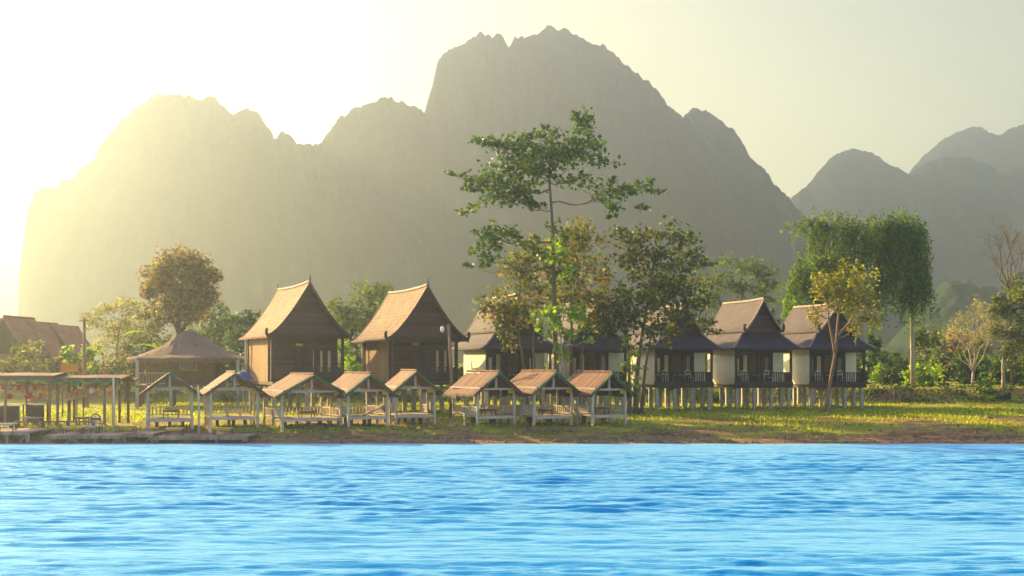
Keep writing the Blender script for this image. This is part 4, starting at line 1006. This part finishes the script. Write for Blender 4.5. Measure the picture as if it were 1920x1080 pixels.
def hut(i, apx, l, r, by, apy, a, D, words):
    c = (l+r)/2; s = D/FPX; ar = R(a); base = P(c, by, D); base.z = gzs(base.x, D)
    root = empty('riverside_hut', base, ar, 'open bamboo '+words, 'hut', 'open huts along the river bank')
    W = (r-l)*s/math.cos(ar)*.98; hw = W/2; L = 3.0; g = -base.z; rnd = random.Random(i*7+1)
    t = P(apx, apy, D).z+g; bz = P(c, apy+33, D).z+g; dz = .50
    half = hw+.42; slope = (t-bz)/(hw+.10); ez = t-slope*half
    post = M['bamboo_grey']
    for x in (-hw, hw):
        for y in (0, L):
            j = rnd.uniform(-.04, .04); top = bz+.05
            b = MB(); b.bar((x+j, y, -.25), (x, y, top), .115, .115); b.build('post', post if y == 0 else M['bamboo'], root)
    b = MB(); b.bar((-hw, L*.5, -.2), (-hw, L*.5, bz), .10); b.build('post', M['bamboo'], root)
    b = MB(); b.bar((hw, L*.5, -.2), (hw, L*.5, bz), .10); b.build('post', M['bamboo'], root)
    for y in (0, L):
        b = MB(); b.bar((-hw-.05, y-.03, bz+.02), (hw+.05, y-.03, bz+.02), .09, .10); b.build('tie_beam', post, root)
        b = MB(); b.bar((0, y-.03, bz+.07), (0, y-.03, t-.10), .11, .08); b.build('king_post', post, root)
    for x in (-hw, hw):
        b = MB(); b.bar((x, -.3, bz+.07), (x, L+.3, bz+.07), .08, .08); b.build('wall_plate', M['bamboo'], root)
    b = MB(); b.box((0, L/2, dz), (W-.02, L-.05, .06)); b.build('deck', M['deck'], root)
    b = MB(); b.bar((-hw+.06, -.06, dz-.05), (hw-.06, -.06, dz-.05), .07, .14); b.build('deck_edge', post, root)
    for x, y in ((0, .5), (0, L-.5), (-hw*.6, L*.5), (hw*.6, L*.5)):
        b = MB(); b.bar((x, y, -.3), (x, y, dz-.03), .16); b.build('deck_leg', M['bark'], root)
    rails = [((-hw, L, 0), (hw, L, 0)), ((-hw, .08, 0), (-hw, L-.08, 0)), ((hw, .08, 0), (hw, L-.08, 0))]
    if i == 0 or i == 1: rails = rails[:1]
    if i == 4: rails = [((hw, L*.45, 0), (hw, L-.08, 0)), ((-hw, L, 0), (-hw*.2, L, 0))]
    for q in rails: railing(*q, dz+.02, .46, M['bamboo'], root, .19, .06)
    # roof: two slopes of overlapping sheets, thin
    for sd in (-1, 1):
        b = MB(); seg = [(-.42, L+.45)] if i != 5 else [(-.42, L*.58), (L*.58-.12, L+.55)]
        for k, (y0, y1) in enumerate(seg):
            zl = -.09*k
            rows = []
            for u in range(6):
                y = y0+(y1-y0)*u/5; rows.append([(sd*x, y, t-slope*x+zl+.012*math.sin(9*y+x*3+i)+rnd.uniform(-.012, .012)) for x in (0, half*.25, half*.5, half*.75, half+rnd.uniform(-.05, .05))])
            if sd < 0: rows = [list(reversed(q)) for q in rows]
            b.sheet(rows, .10)
        for k in range(90):                                           # ragged lower and gable edges of the old covering
            y = rnd.uniform(-.42, L+.45); zz = t-slope*half+rnd.uniform(-.03, .02); x = sd*(half-.05); w = rnd.uniform(.03, .07); dl = rnd.uniform(.06, .17)
            b.add([(x, y-w, zz), (x, y+w, zz), (x+sd*dl*.7, y+rnd.uniform(-.04, .04), zz-slope*dl-.02)], [(0, 1, 2)])
        for k in range(34):
            x = rnd.uniform(.05, half); yy = -.40; zz = t-slope*x+.01; w = .05; dl = rnd.uniform(.03, .12)
            b.add([(sd*(x-w), yy, zz+slope*w), (sd*(x+w), yy, zz-slope*w), (sd*x, yy-dl, zz-.03)], [(0, 1, 2)])
        b.build('roof_slope', M['rust_roof'], root)
    b = MB(); b.tube([(0, -.44, t+.03), (0, L+.46, t+.02)], .055, 6); b.build('ridge_cap', M['rust_roof'], root)
    for sd in (-1, 1):
        for y in (-.36, L*.5, L+.38):
            b = MB(); b.bar((sd*.04, y, t-.165), (sd*(half-.10), y, ez-.09), .06, .07); b.build('rafter', M['brown_beam'], root)
    for x in ((-hw+.12, hw-.16) if i == 0 else (hw-.16,)):
        b = MB(); b.box((x-.04 if x > 0 else x+.10, -.13, bz-.10), (.34, .03, .22)); b.build('number_board', M['yellow'], root)
    HF.append((root, W, L, t, bz, slope, half, dz, ez))
    return root
for i, h in enumerate(HUTS): hut(i, *h)

def to_world(root, p):
    m = Matrix.Translation(root.location) @ Matrix.Rotation(root.rotation_euler.z, 4, 'Z'); return m @ Vector(p)
# green tinsel along the gable edges
def tinsel(name, label, pts, group=None, n=26, sag=.05, rad=.035, parent=None):
    r = np.random.default_rng(len(pts)+int(abs(pts[0][0]*100))); b = MB(); path = []
    for a, c in zip(pts[:-1], pts[1:]):
        a = Vector(a); c = Vector(c); k = max(4, int((c-a).length/.18))
        for i in range(k): t = i/k; path.append(a.lerp(c, t)-Vector((0, 0, sag*math.sin(math.pi*t)*(c-a).length)))
    path.append(Vector(pts[-1])); org = path[0].copy(); path = [p-org for p in path]
    b.tube(path, rad*.5, 5)
    for p in path:
        for q in range(5):
            d = Vector(r.normal(size=3)).normalized()*rad*2.2; w = Vector(r.normal(size=3)).normalized()*rad*.5
            b.add([p-w, p+w, p+d], [(0, 1, 2)])
    o = b.build(name, M['green_tinsel']); o.location = org
    tag(o, label, 'garland', group); return o
gw = ['left end of the row', 'pole side hut', 'third hut', 'tilted board hut', 'narrow set back hut', 'split roof hut', 'middle cluster hut', 'rightmost hut']
for i, (root, W, L, t, bz, sl, half, dz, ez) in enumerate(HF):
    ext = [.35, .35, .98, .95, .9, .45, .95, .95][i]
    lft = [(-half*ext*k, -.47, t-sl*half*ext*k-.03) for k in (1, .66, .33, 0)]; rgt = [(half*ext*k*.9, -.47, t-sl*half*ext*k*.9-.03) for k in (.33, .66, 1)]
    tinsel('tinsel_garland', 'green tinsel along the front roof edge of the '+gw[i], [to_world(root, p) for p in lft+rgt], 'tinsel on the hut gables')
for (a, b_, lb) in ((4, 5, 'green tinsel hanging between the narrow hut and the split roof hut'),):
    ra, rb = HF[a], HF[b_]
    tinsel('tinsel_garland', lb, [to_world(ra[0], (ra[6]*.9, -.45, ra[8]-.02)), to_world(rb[0], (-rb[6]*.98, -.3, rb[8]+.02))], 'tinsel on the hut gables', sag=.14)

# low tables
def low_table(loc, rz, w, d, h, mat, label, tilt=0.0, cat='table', group='low tables on the huts and jetties', name='low_table', legmat=None):
    root = empty(name, loc, rz, label, cat, group); root.rotation_euler = (0, tilt, rz)
    b = MB(); b.box((0, 0, h-.02), (w, d, .045)); b.build('tabletop', mat, root)
    b = MB(); b.box((0, -d/2+.05, h-.075), (w-.14, .03, .065)); b.box((0, d/2-.05, h-.075), (w-.14, .03, .065)); b.build('apron', mat, root)
    for x in (-1, 1):
        for y in (-1, 1):
            b = MB(); b.bar((x*(w/2-.07), y*(d/2-.07), 0), (x*(w/2-.07), y*(d/2-.07), h-.043), .05); b.build('leg', legmat or mat, root)
    return root
tl = [('reddish low table on the leftmost hut deck', 'table_wood', .40, .85, .0), ('pale topped low table inside the second hut', 'bamboo', .38, .80, .0), ('reddish low table on the third hut deck', 'table_wood', .32, .80, 0),
      None, None, ('reddish low table in the split roof hut', 'table_wood', .30, .75, 0), ('reddish low table in the middle cluster hut', 'table_wood', .30, .7, 0), ('reddish low table in the rightmost hut', 'table_wood', .34, .95, 0)]
for i, q in enumerate(tl):
    if not q: continue
    root, W, L, t, bz, sl, half, dz, ez = HF[i]
    low_table(to_world(root, (.05, .95, dz+.032)), root.rotation_euler.z, q[3], .6, q[2], M[q[1]], q[0])
rt = HF[3][0]; hd = HF[3]
p = to_world(rt, (.52, .55, hd[7]+.30))
lt = empty('tilted_board', p, rt.rotation_euler.z, 'pale tilted folding board propped up in the hut between the tall houses', 'board')
lt.rotation_euler = (0, R(-26), rt.rotation_euler.z)
b = MB(); b.box((0, 0, .02), (1.15, .55, .05)); b.build('panel', M['bamboo'], lt)
for x in (-.45, .40):
    b = MB(); b.bar((x, -.18, 0), (x+(.08), -.18, -.26 if x < 0 else -.34), .05); b.build('leg', M['bark'], lt)

# ------------------------------------------------------------------ jetties at the water's edge (left)
def jetty(p0, p1, py, y0, y1, label, posts, mat='deck_grey'):
    D = y0; z = P(0, py, D).z; xa = P(p0, py, D).x; xb = P(p1, py, D).x; c = Vector(((xa+xb)/2, y0, 0)); w = xb-xa
    root = empty('jetty', (c.x, y0, 0), 0, label, 'jetty', 'wooden jetties at the water line')
    b = MB(); b.box((0, (y1-y0)/2, z-.04), (w, y1-y0, .08)); b.build('deck', M[mat], root)
    b = MB(); b.box((0, -.035, z-.09), (w, .06, .15)); b.build('edge_beam', M['deck_grey'], root)
    for k in range(posts):
        x = -w/2+.1+(w-.2)*k/(posts-1)
        for y in (.12, y1-y0-.15):
            b = MB(); b.box((x, y, (z-.08-.5)/2-.15), (.15, .15, z-.08+.8)); b.build('post', M['bark_red'] if y < 1 else M['bark'], root)
        if k < posts-1:
            x2 = -w/2+.1+(w-.2)*(k+1)/(posts-1); xm = (x+x2)/2
            b = MB(); b.bar((x+.55 if k % 2 else x2-.55, .06, -.15), (x+.02 if k % 2 else x2-.02, .06, z-.15), .07); b.build('brace', M['bark_red'], root)
    return root, z
J = []
J.append(jetty(-70, 54, 809, 60.25, 63.4, 'leftmost wooden jetty running out of the picture', 4))
J.append(jetty(86, 226, 816, 60.25, 63.2, 'plank jetty in front of the market stall posts', 4))
J.append(jetty(228, 288, 813, 60.35, 63.0, 'short jetty section before the leftmost hut', 2))
J.append(jetty(290, 466, 818, 60.25, 62.6, 'long low jetty in front of the first two huts', 4))
jt = [(12, 60.9, 796, 'yellow low table on the leftmost jetty', 'bamboo', .9), (138, 61.3, 806, 'yellow topped table on the market jetty, left of the blue chair', 'yellow', 1.0), (168, 61.8, 807, 'olive topped table beside the blue chair', 'bamboo', .9), (240, 61.0, 803, 'white topped yellow table on the short jetty section', 'yellow', .8), (328, 61.0, 808, 'yellow bench on the long jetty before the leftmost hut', 'yellow', .85), (418, 61.2, 813, 'blue and yellow low table before the second hut', 'yellow', .95)]
for k, (px, D, py, lb, mt, w) in enumerate(jt):
    jz = J[[0, 1, 1, 2, 3, 3][k]][1]; p = P(px, py, D); low_table((p.x, D, jz+.002), 0, w, .5, .36, M[mt], lb, legmat=M['bark'])

# ------------------------------------------------------------------ market stalls (far left)
def market_roof(p0, p1, pt, D, depth, label, posts, mat):
    xa = P(p0, pt, D).x; xb = P(p1, pt, D).x; z = P(0, pt, D).z; gzv = gzs((xa+xb)/2, D); root = empty('market_shelter', ((xa+xb)/2, D, gzv), 0, label, 'shelter', 'flat roofed market shelters')
    w = xb-xa; h = z-gzv
    rows = [[(x, y, h+.10*y/depth*3-.35*(y > depth*.6)+.02*math.sin(x*3)) for x in np.linspace(-w/2-.2, w/2+.25, 8)] for y in np.linspace(-.4, depth, 5)]
    b = MB(); b.sheet(rows, .09); b.build('roof', M[mat], root)
    b = MB(); b.box((0, -.44, h-.11), (w+.5, .07, .22)); b.build('fascia', M['brown_beam'], root)
    for px in posts:
        x = P(px, pt, D).x-(xa+xb)/2
        for y in (0, depth-.3):
            b = MB(); b.bar((x, y, -.4), (x, y, h-.1), .11); b.build('post', M['bark_red'] if y == 0 else M['brown_beam'], root)
    return root
market_roof(-70, 96, 704, 65.0, 3.2, 'flat roofed market shelter with lanterns at the left edge', (-60, 10, 93), 'rust_roof')
market_roof(97, 222, 708, 65.4, 2.8, 'flat roofed market shelter hung with green tinsel zigzags', (108, 196, 213), 'rust_roof')
r5 = random.Random(5)
pts = [P(98+k*14, 712+(9 if k % 2 else 0), 64.9) for k in range(10)]
tinsel('tinsel_garland', 'green tinsel zigzag along the market shelter edge', pts, 'tinsel on the market shelters', sag=.05, rad=.05)
tinsel('tinsel_garland', 'faint green tinsel under the left edge shelter roof', [P(x, 713, 64.5) for x in (2, 34, 60, 92)], 'tinsel on the market shelters', sag=.08)
def counter(p0, p1, pt, D, label, cl):
    xa = P(p0, pt, D).x; xb = P(p1, pt, D).x; z = P(0, pt, D).z; gv = gzs((xa+xb)/2, D); root = empty('stall_counter', ((xa+xb)/2, D, gv), 0, label, 'counter', 'stall counters'); w = xb-xa; h = z-gv
    b = MB(); b.box((0, .3, h-.03), (w, .7, .06)); b.build('top', M['white'], root)
    b = MB(); b.box((0, -.02, h/2-.05), (w-.06, .05, h-.08)); b.build('front_cloth', M[cl], root)
    for x in (-w/2+.06, w/2-.06):
        b = MB(); b.bar((x, .58, -.1), (x, .58, h-.06), .06); b.build('leg', M['bark'], root)
counter(-30, 38, 758, 66.2, 'stall counter with dark cloth and white top at the left edge', 'dark_beam')
counter(50, 84, 756, 66.3, 'narrow white topped stall counter with dark cloth', 'dark_beam')
def lantern(px, py, D, rad, mt, label, ptop, shape):
    p = P(px, py, D); root = empty('paper_lantern' if shape != 'umbrella' else 'hanging_basket', p, 0, label, 'lantern' if shape != 'umbrella' else 'basket', 'lanterns and baskets under the shelters')
    b = MB()
    if shape == 'cone': b.lathe([(.02, rad*1.1), (rad*.5, rad*.5), (rad, -.3*rad), (rad*.95, -.42*rad), (.02, -.40*rad)], n=10)
    elif shape == 'umbrella': b.lathe([(.02, rad*.65), (rad*.6, rad*.5), (rad, 0), (rad*.8, -.45*rad), (.3*rad, -.6*rad), (.02, -.6*rad)], n=12)
    else: b.lathe([(.03, rad), (rad*.7, rad*.72), (rad, 0), (rad*.7, -rad*.72), (.03, -rad)], n=12)
    b.build('shade' if shape != 'umbrella' else 'bowl', M[mt], root, True)
    zt = P(px, ptop, D).z-p.z
    b = MB(); b.tube([(0, 0, rad*.6), (0, 0, zt)], .012, 4); b.build('cord', M['black_metal'], root)
for q in [(17, 726, 65.6, .20, 'pink', 'cone shaped pale lantern above the left edge counter', 706, 'cone'), (102, 727, 65.8, .20, 'pink', 'cone shaped pale lantern beside the dark shelter post', 710, 'cone'), (121, 724, 65.9, .19, 'pink', 'pale lantern hanging right of the dark shelter post', 710, 'ball'), (172, 732, 65.7, .16, 'white', 'round white lantern under the tinsel shelter', 710, 'ball'),
          (17, 743, 65.7, .25, 'red', 'dark red hanging basket above left edge counter', 706, 'umbrella'), (54, 742, 65.8, .25, 'red', 'dark red hanging basket above narrow counter', 706, 'umbrella'), (86, 732, 65.9, .18, 'yellow', 'yellow hanging basket near the shelter corner', 706, 'umbrella')]: lantern(*q)
def bunting(px0, px1, py, D, label, cols, n):
    a = P(px0, py, D); c = P(px1, py, D); root = empty('bunting', a, 0, label, 'bunting', 'strings of bunting'); L = (c-a)
    b = MB(); b.tube(curve((0, 0, 0), L, -.02, 6), .012, 4); b.build('cord', M['black_metal'], root)
    for k in range(n):
        t = (k+.5)/n; p = L*t+Vector((0, 0, -.02*math.sin(math.pi*t)*L.length)); w = L.length/n*.42; h = r5.uniform(.18, .32)
        b = MB(); b.add([p+Vector((-w, 0, 0)), p+Vector((w, 0, 0)), p+Vector((w, .015, -h)), p+Vector((0, .03, -h*.8)), p+Vector((-w, .015, -h))]+[p+Vector((-w, .01, 0)), p+Vector((w, .01, 0)), p+Vector((w, .025, -h)), p+Vector((0, .04, -h*.8)), p+Vector((-w, .025, -h))],
                        [(0, 4, 3, 2, 1), (5, 6, 7, 8, 9)]+[(i, (i+1) % 5, 5+(i+1) % 5, 5+i) for i in range(5)]); b.build('flag', M[cols[k % len(cols)]], root)
bunting(0, 92, 721, 66.0, 'red and orange bunting under the left edge shelter', ['red', 'orange', 'red', 'pink'], 12)
bunting(160, 226, 721, 66.4, 'red and yellow bunting at the right end of the tinsel shelter', ['red', 'orange', 'red', 'yellow', 'green_tinsel'], 9)
def flower_rack(px, py, D, label):
    p = P(px, py, D); g = gzs(p.x, D); root = empty('flower_rack', (p.x, D, g), 0, label, 'flower rack'); h = p.z-g
    for x in (-.4, .4):
        b = MB(); b.bar((x, 0, -.1), (x, 0, h-.1), .05); b.build('leg', M['bark'], root)
    b = MB(); b.bar((-.55, 0, h-.09), (.55, 0, h+.14), .06, .4); b.build('shelf', M['bamboo'], root)
    r = np.random.default_rng(4)
    for mt, n in (('pink', 26), ('orange', 22), ('yellow', 16)):
        b = MB()
        for k in range(n):
            u = r.uniform(-.6, .6); c = (u, r.normal()*.12, h+u*.2+abs(r.normal())*.12); b.lathe([(.01, .06), (.06, .02), (.05, -.04), (.01, -.06)], c, 6)
        b.build('blossoms', M[mt], root)
flower_rack(142, 742, 66.6, 'slanting rack of pink and orange blossoms under the tinsel shelter')
flower_rack(74, 748, 67.0, 'rack of red and yellow blossoms beside the narrow counter')
# wooden tables and bench on the grass
for q in [(63, 66.0, 'grey topped wooden table before the narrow counter', .95, 782, 'bamboo_grey'), (155, 65.6, 'thin legged wooden table on the grass under the tinsel shelter', .62, 781, 'table_wood')]:
    p = P(q[0], q[4], q[1]); g = gzs(p.x, q[1]); low_table((p.x, q[1], g-.02), 0, q[3], .6, max(.4, p.z-g), M[q[5]], q[2], name='wooden_table', group='wooden tables under the shelters', legmat=M['brown_beam'])
def bench(p0, p1, py, D, label, mt):
    a = P(p0, py, D); c = P(p1, py, D); cx = (a.x+c.x)/2; g = gzs(cx, D); h = max(.35, a.z-g); w = c.x-a.x; root = empty('long_bench', (cx, D, g), 0, label, 'bench', 'long plank benches')
    b = MB(); b.box((0, 0, h-.03), (w, .38, .06)); b.build('seat', M[mt], root)
    for k in range(max(2, int(w/1.2)+1)):
        x = -w/2+.15+(w-.3)*k/max(1, int(w/1.2)); b = MB(); b.box((x, 0, (h-.06)/2-.06), (.08, .3, h+.06)); b.build('leg', M['brown_beam'], root)
bench(28, 180, 795, 64.0, 'long plank bench in front of the market shelters', 'table_wood')
bench(-30, 26, 794, 63.5, 'pale plank bench at the left edge of the market', 'bamboo')
def chair(p, rz, mt, label, group=None, h=.42):
    root = empty('chair', p, rz, label, 'chair', group)
    b = MB(); b.box((0, 0, h), (.44, .44, .04)); b.build('seat', M[mt], root)
    b = MB()
    for k in range(7):
        a = math.pi*k/6; b.bar((-.22*math.cos(a), .21, h+.25+.22*math.sin(a)), (-.22*math.cos(math.pi*min(6, k+1)/6), .21, h+.25+.22*math.sin(math.pi*min(6, k+1)/6)+.001*(k == 6)), .05) if k < 6 else None
    b.bar((-.22, .21, h+.02), (-.22, .21, h+.25), .05); b.bar((.22, .21, h+.02), (.22, .21, h+.25), .05); b.bar((-.2, .21, h+.22), (.2, .21, h+.22), .04, .12)
    b.build('backrest', M[mt], root)
    for x in (-.19, .19):
        for y in (-.18, .19):
            b = MB(); b.bar((x*1.08, y*1.08, 0), (x, y, h-.02), .04); b.build('leg', M[mt], root)
    return root
p = P(187, 795, 63.0); chair((p.x, 62.6, J[1][1]+.002), R(180), 'blue', 'dark blue plastic chair on the market jetty', None, .44)
# verandah chairs on the bungalows
where = ['bungalow by the lamp pole', 'bungalow behind the tall tree', 'bungalow behind the dark leaved tree', 'plum roofed bungalow in full view', 'last bungalow']
for k, (root, f, hw, W) in enumerate(BUNG):
    for q, x in enumerate((-hw*.55, hw*.30)):
        c = chair(to_world(root, (x, .62, f+.004)), root.rotation_euler.z+R(10 if q else -8), 'white', ('left' if q == 0 else 'right')+' white chair on the verandah of the '+where[k], 'white verandah chairs', .44)
    d = empty('verandah_table', to_world(root, (-hw*.1, .66, f+.004)), root.rotation_euler.z, 'small white round table between the chairs of the '+where[k], 'table', 'white verandah tables')
    b = MB(); b.lathe([(.01, .62), (.26, .62), (.28, .60), (.26, .575), (.01, .575)], n=14); b.build('tabletop', M['white'], d)
    b = MB(); b.lathe([(.03, .574), (.03, .08), (.18, .03), (.19, 0), (.01, 0)], n=10); b.build('pedestal', M['white'], d)

# ------------------------------------------------------------------ poles, lamp, odds and ends
def pole(name, px, top, D, rad, mt, label, cat='pole', base_py=770, lean=0):
    a = P(px, base_py, D); a.z = gzs(a.x, D); t = P(px+lean, top, D); h = t-a
    b = MB(); b.tube([(0, 0, -.3), h*.5+Vector((.03, 0, 0)), h], [rad, rad*.92, rad*.8], 8); o = b.build(name, M[mt], None, True); o.location = a; tag(o, label, cat); return o
lp = empty('lamp_post', P(843, 770, 71), 0, 'brown lamp post with white lamp in front of the second tall house', 'lamp post'); lp.location.z = gzs(lp.location.x, 71)
ht = P(843, 608, 71).z-lp.location.z
b = MB(); b.tube([(.05, 0, -.3), (.1, 0, ht*.5), (-.06, 0, ht)], [.10, .09, .08], 8); b.build('post', M['bark_red'], lp, True)
b = MB(); b.tube([(-.05, 0, ht-.12), (-.24, 0, ht+.0), (-.40, 0, ht-.10)], .025, 6); b.build('arm', M['black_metal'], lp)
b = MB(); b.lathe([(.02, .0), (.10, -.06), (.12, -.20), (.08, -.32), (.02, -.36)], (-.40, 0, ht-.10), 10); b.build('lamp_shade', M['white'], lp, True)
tp = empty('tall_pole', P(158, 770, 86), 0, 'tall brown pole with crossbar rising above the market roof', 'pole'); tp.location.z = gzs(tp.location.x, 86)
ht = P(158, 598, 86).z-tp.location.z
b = MB(); b.tube([(0, 0, -.3), (0, 0, ht)], [.12, .09], 8); b.build('post', M['bark_red'], tp, True)
b = MB(); b.bar((-.3, 0, ht-.10), (.3, 0, ht-.10), .08); b.build('crossbar', M['bark_red'], tp)
b = MB(); b.tube([(.22, .1, -.3), (.06, .02, ht*.6)], [.09, .06], 6); b.build('prop', M['bark_red'], tp)
pole('bamboo_pole', 372, 722, 61.4, .05, 'bamboo', 'slim bamboo pole between the first two huts', base_py=834)
pole('bamboo_pole', 213, 706, 61.2, .05, 'bamboo', 'slim bamboo pole at the end of the market jetty', base_py=834)
pole('fence_post', 1677, 729, 90.5, .06, 'bark', 'single dark post in front of the grassy bank', base_py=762)
# orange tank board over the market roof
D = 72; p = P(130, 697, D); g = gzs(p.x, D); ob = empty('orange_sign', (p.x, D, g), 0, 'blank orange board on legs above the market roof', 'board'); h = p.z-g
b = MB(); b.box((0, 0, h+.22), (.95, .08, .46)); b.build('panel', M['orange'], ob)
for x in (-.4, .4):
    b = MB(); b.bar((x, .07, -.2), (x, .07, h+.3), .06); b.build('leg', M['bark'], ob)
# blue parasol half hidden between hut and house
D = 73.5; p = P(455, 700, D); g = gzs(p.x, D); um = empty('closed_canopy', (p.x, D, g), 0, 'dark blue parasol behind the second hut roof', 'parasol'); h = p.z-g
b = MB(); b.lathe([(.02, h+.16), (.25, h+.08), (.55, h-.16), (.62, h-.34), (.60, h-.36), (.02, h-.05)], n=10); b.build('canopy', M['blue'], um)
b = MB(); b.tube([(0, 0, 0), (0, 0, h+.25)], .03, 6); b.build('pole', M['bamboo'], um)
# rocks at the water's edge
def rock(px, py, D, sz, label, seed):
    r = np.random.default_rng(seed); bm = MB(); n = 10; prof = []
    p = P(px, py, D); g = gzs(p.x, D)
    vs = []; m = 7
    for i in range(m+1):
        ph = math.pi*i/m
        for q in range(n):
            th = 2*math.pi*q/n; d = 1+.28*(vnoise(np.array([2+math.cos(th)*1.4+i*.3]), np.array([math.sin(th)*1.4+ph]), seed)[0]-.5)*2
            vs.append((sz*d*math.sin(ph)*math.cos(th)*1.2, sz*d*math.sin(ph)*math.sin(th), sz*.75*d*math.cos(ph)))
    fs = [(i*n+q, i*n+(q+1) % n, (i+1)*n+(q+1) % n, (i+1)*n+q) for i in range(m) for q in range(n)]
    bm.add(vs, fs); o = bm.build('rock', M['rock'], None, True); o.location = (p.x, D, g+sz*.25); tag(o, label, 'rock', 'rocks on the shore')
rock(1046, 829, 60.6, .16, 'dark rounded rock at the water line below the cluster of three huts', 1)
rock(1222, 828, 60.7, .20, 'pale brown rock at the water line right of the huts', 2)
rock(1160, 829, 60.8, .10, 'small rock between the two bigger shore rocks', 3)
rock(1185, 827, 61.0, .10, 'smallest rock just left of the pale brown rock', 4)
rock(1855, 776, 71.5, .20, 'dark lump on the grass below the sandy slope', 5)
rock(1500, 797, 66.8, .09, 'tiny dark stone on the trodden strip right of the slender tree', 6)

# ------------------------------------------------------------------ air
def build_haze():
    m, n, l, out = new_mat('valley_haze')
    v = n.new('ShaderNodeVolumePrincipled')
    v.inputs['Color'].default_value = (.72, .86, 1.0, 1); v.inputs['Density'].default_value = HAZE_DENSITY; v.inputs['Anisotropy'].default_value = HAZE_G
    l.new(v.outputs[0], out.inputs['Volume'])
    m.cycles.homogeneous_volume = True
    b = MB(); b.box((0, 740, 116.5), (2600, 1960, 239)); o = b.build('haze', m); o['kind'] = 'stuff'
    o.display_type = 'WIRE'
HAZE_DENSITY, HAZE_G = .00080, .83
build_haze()
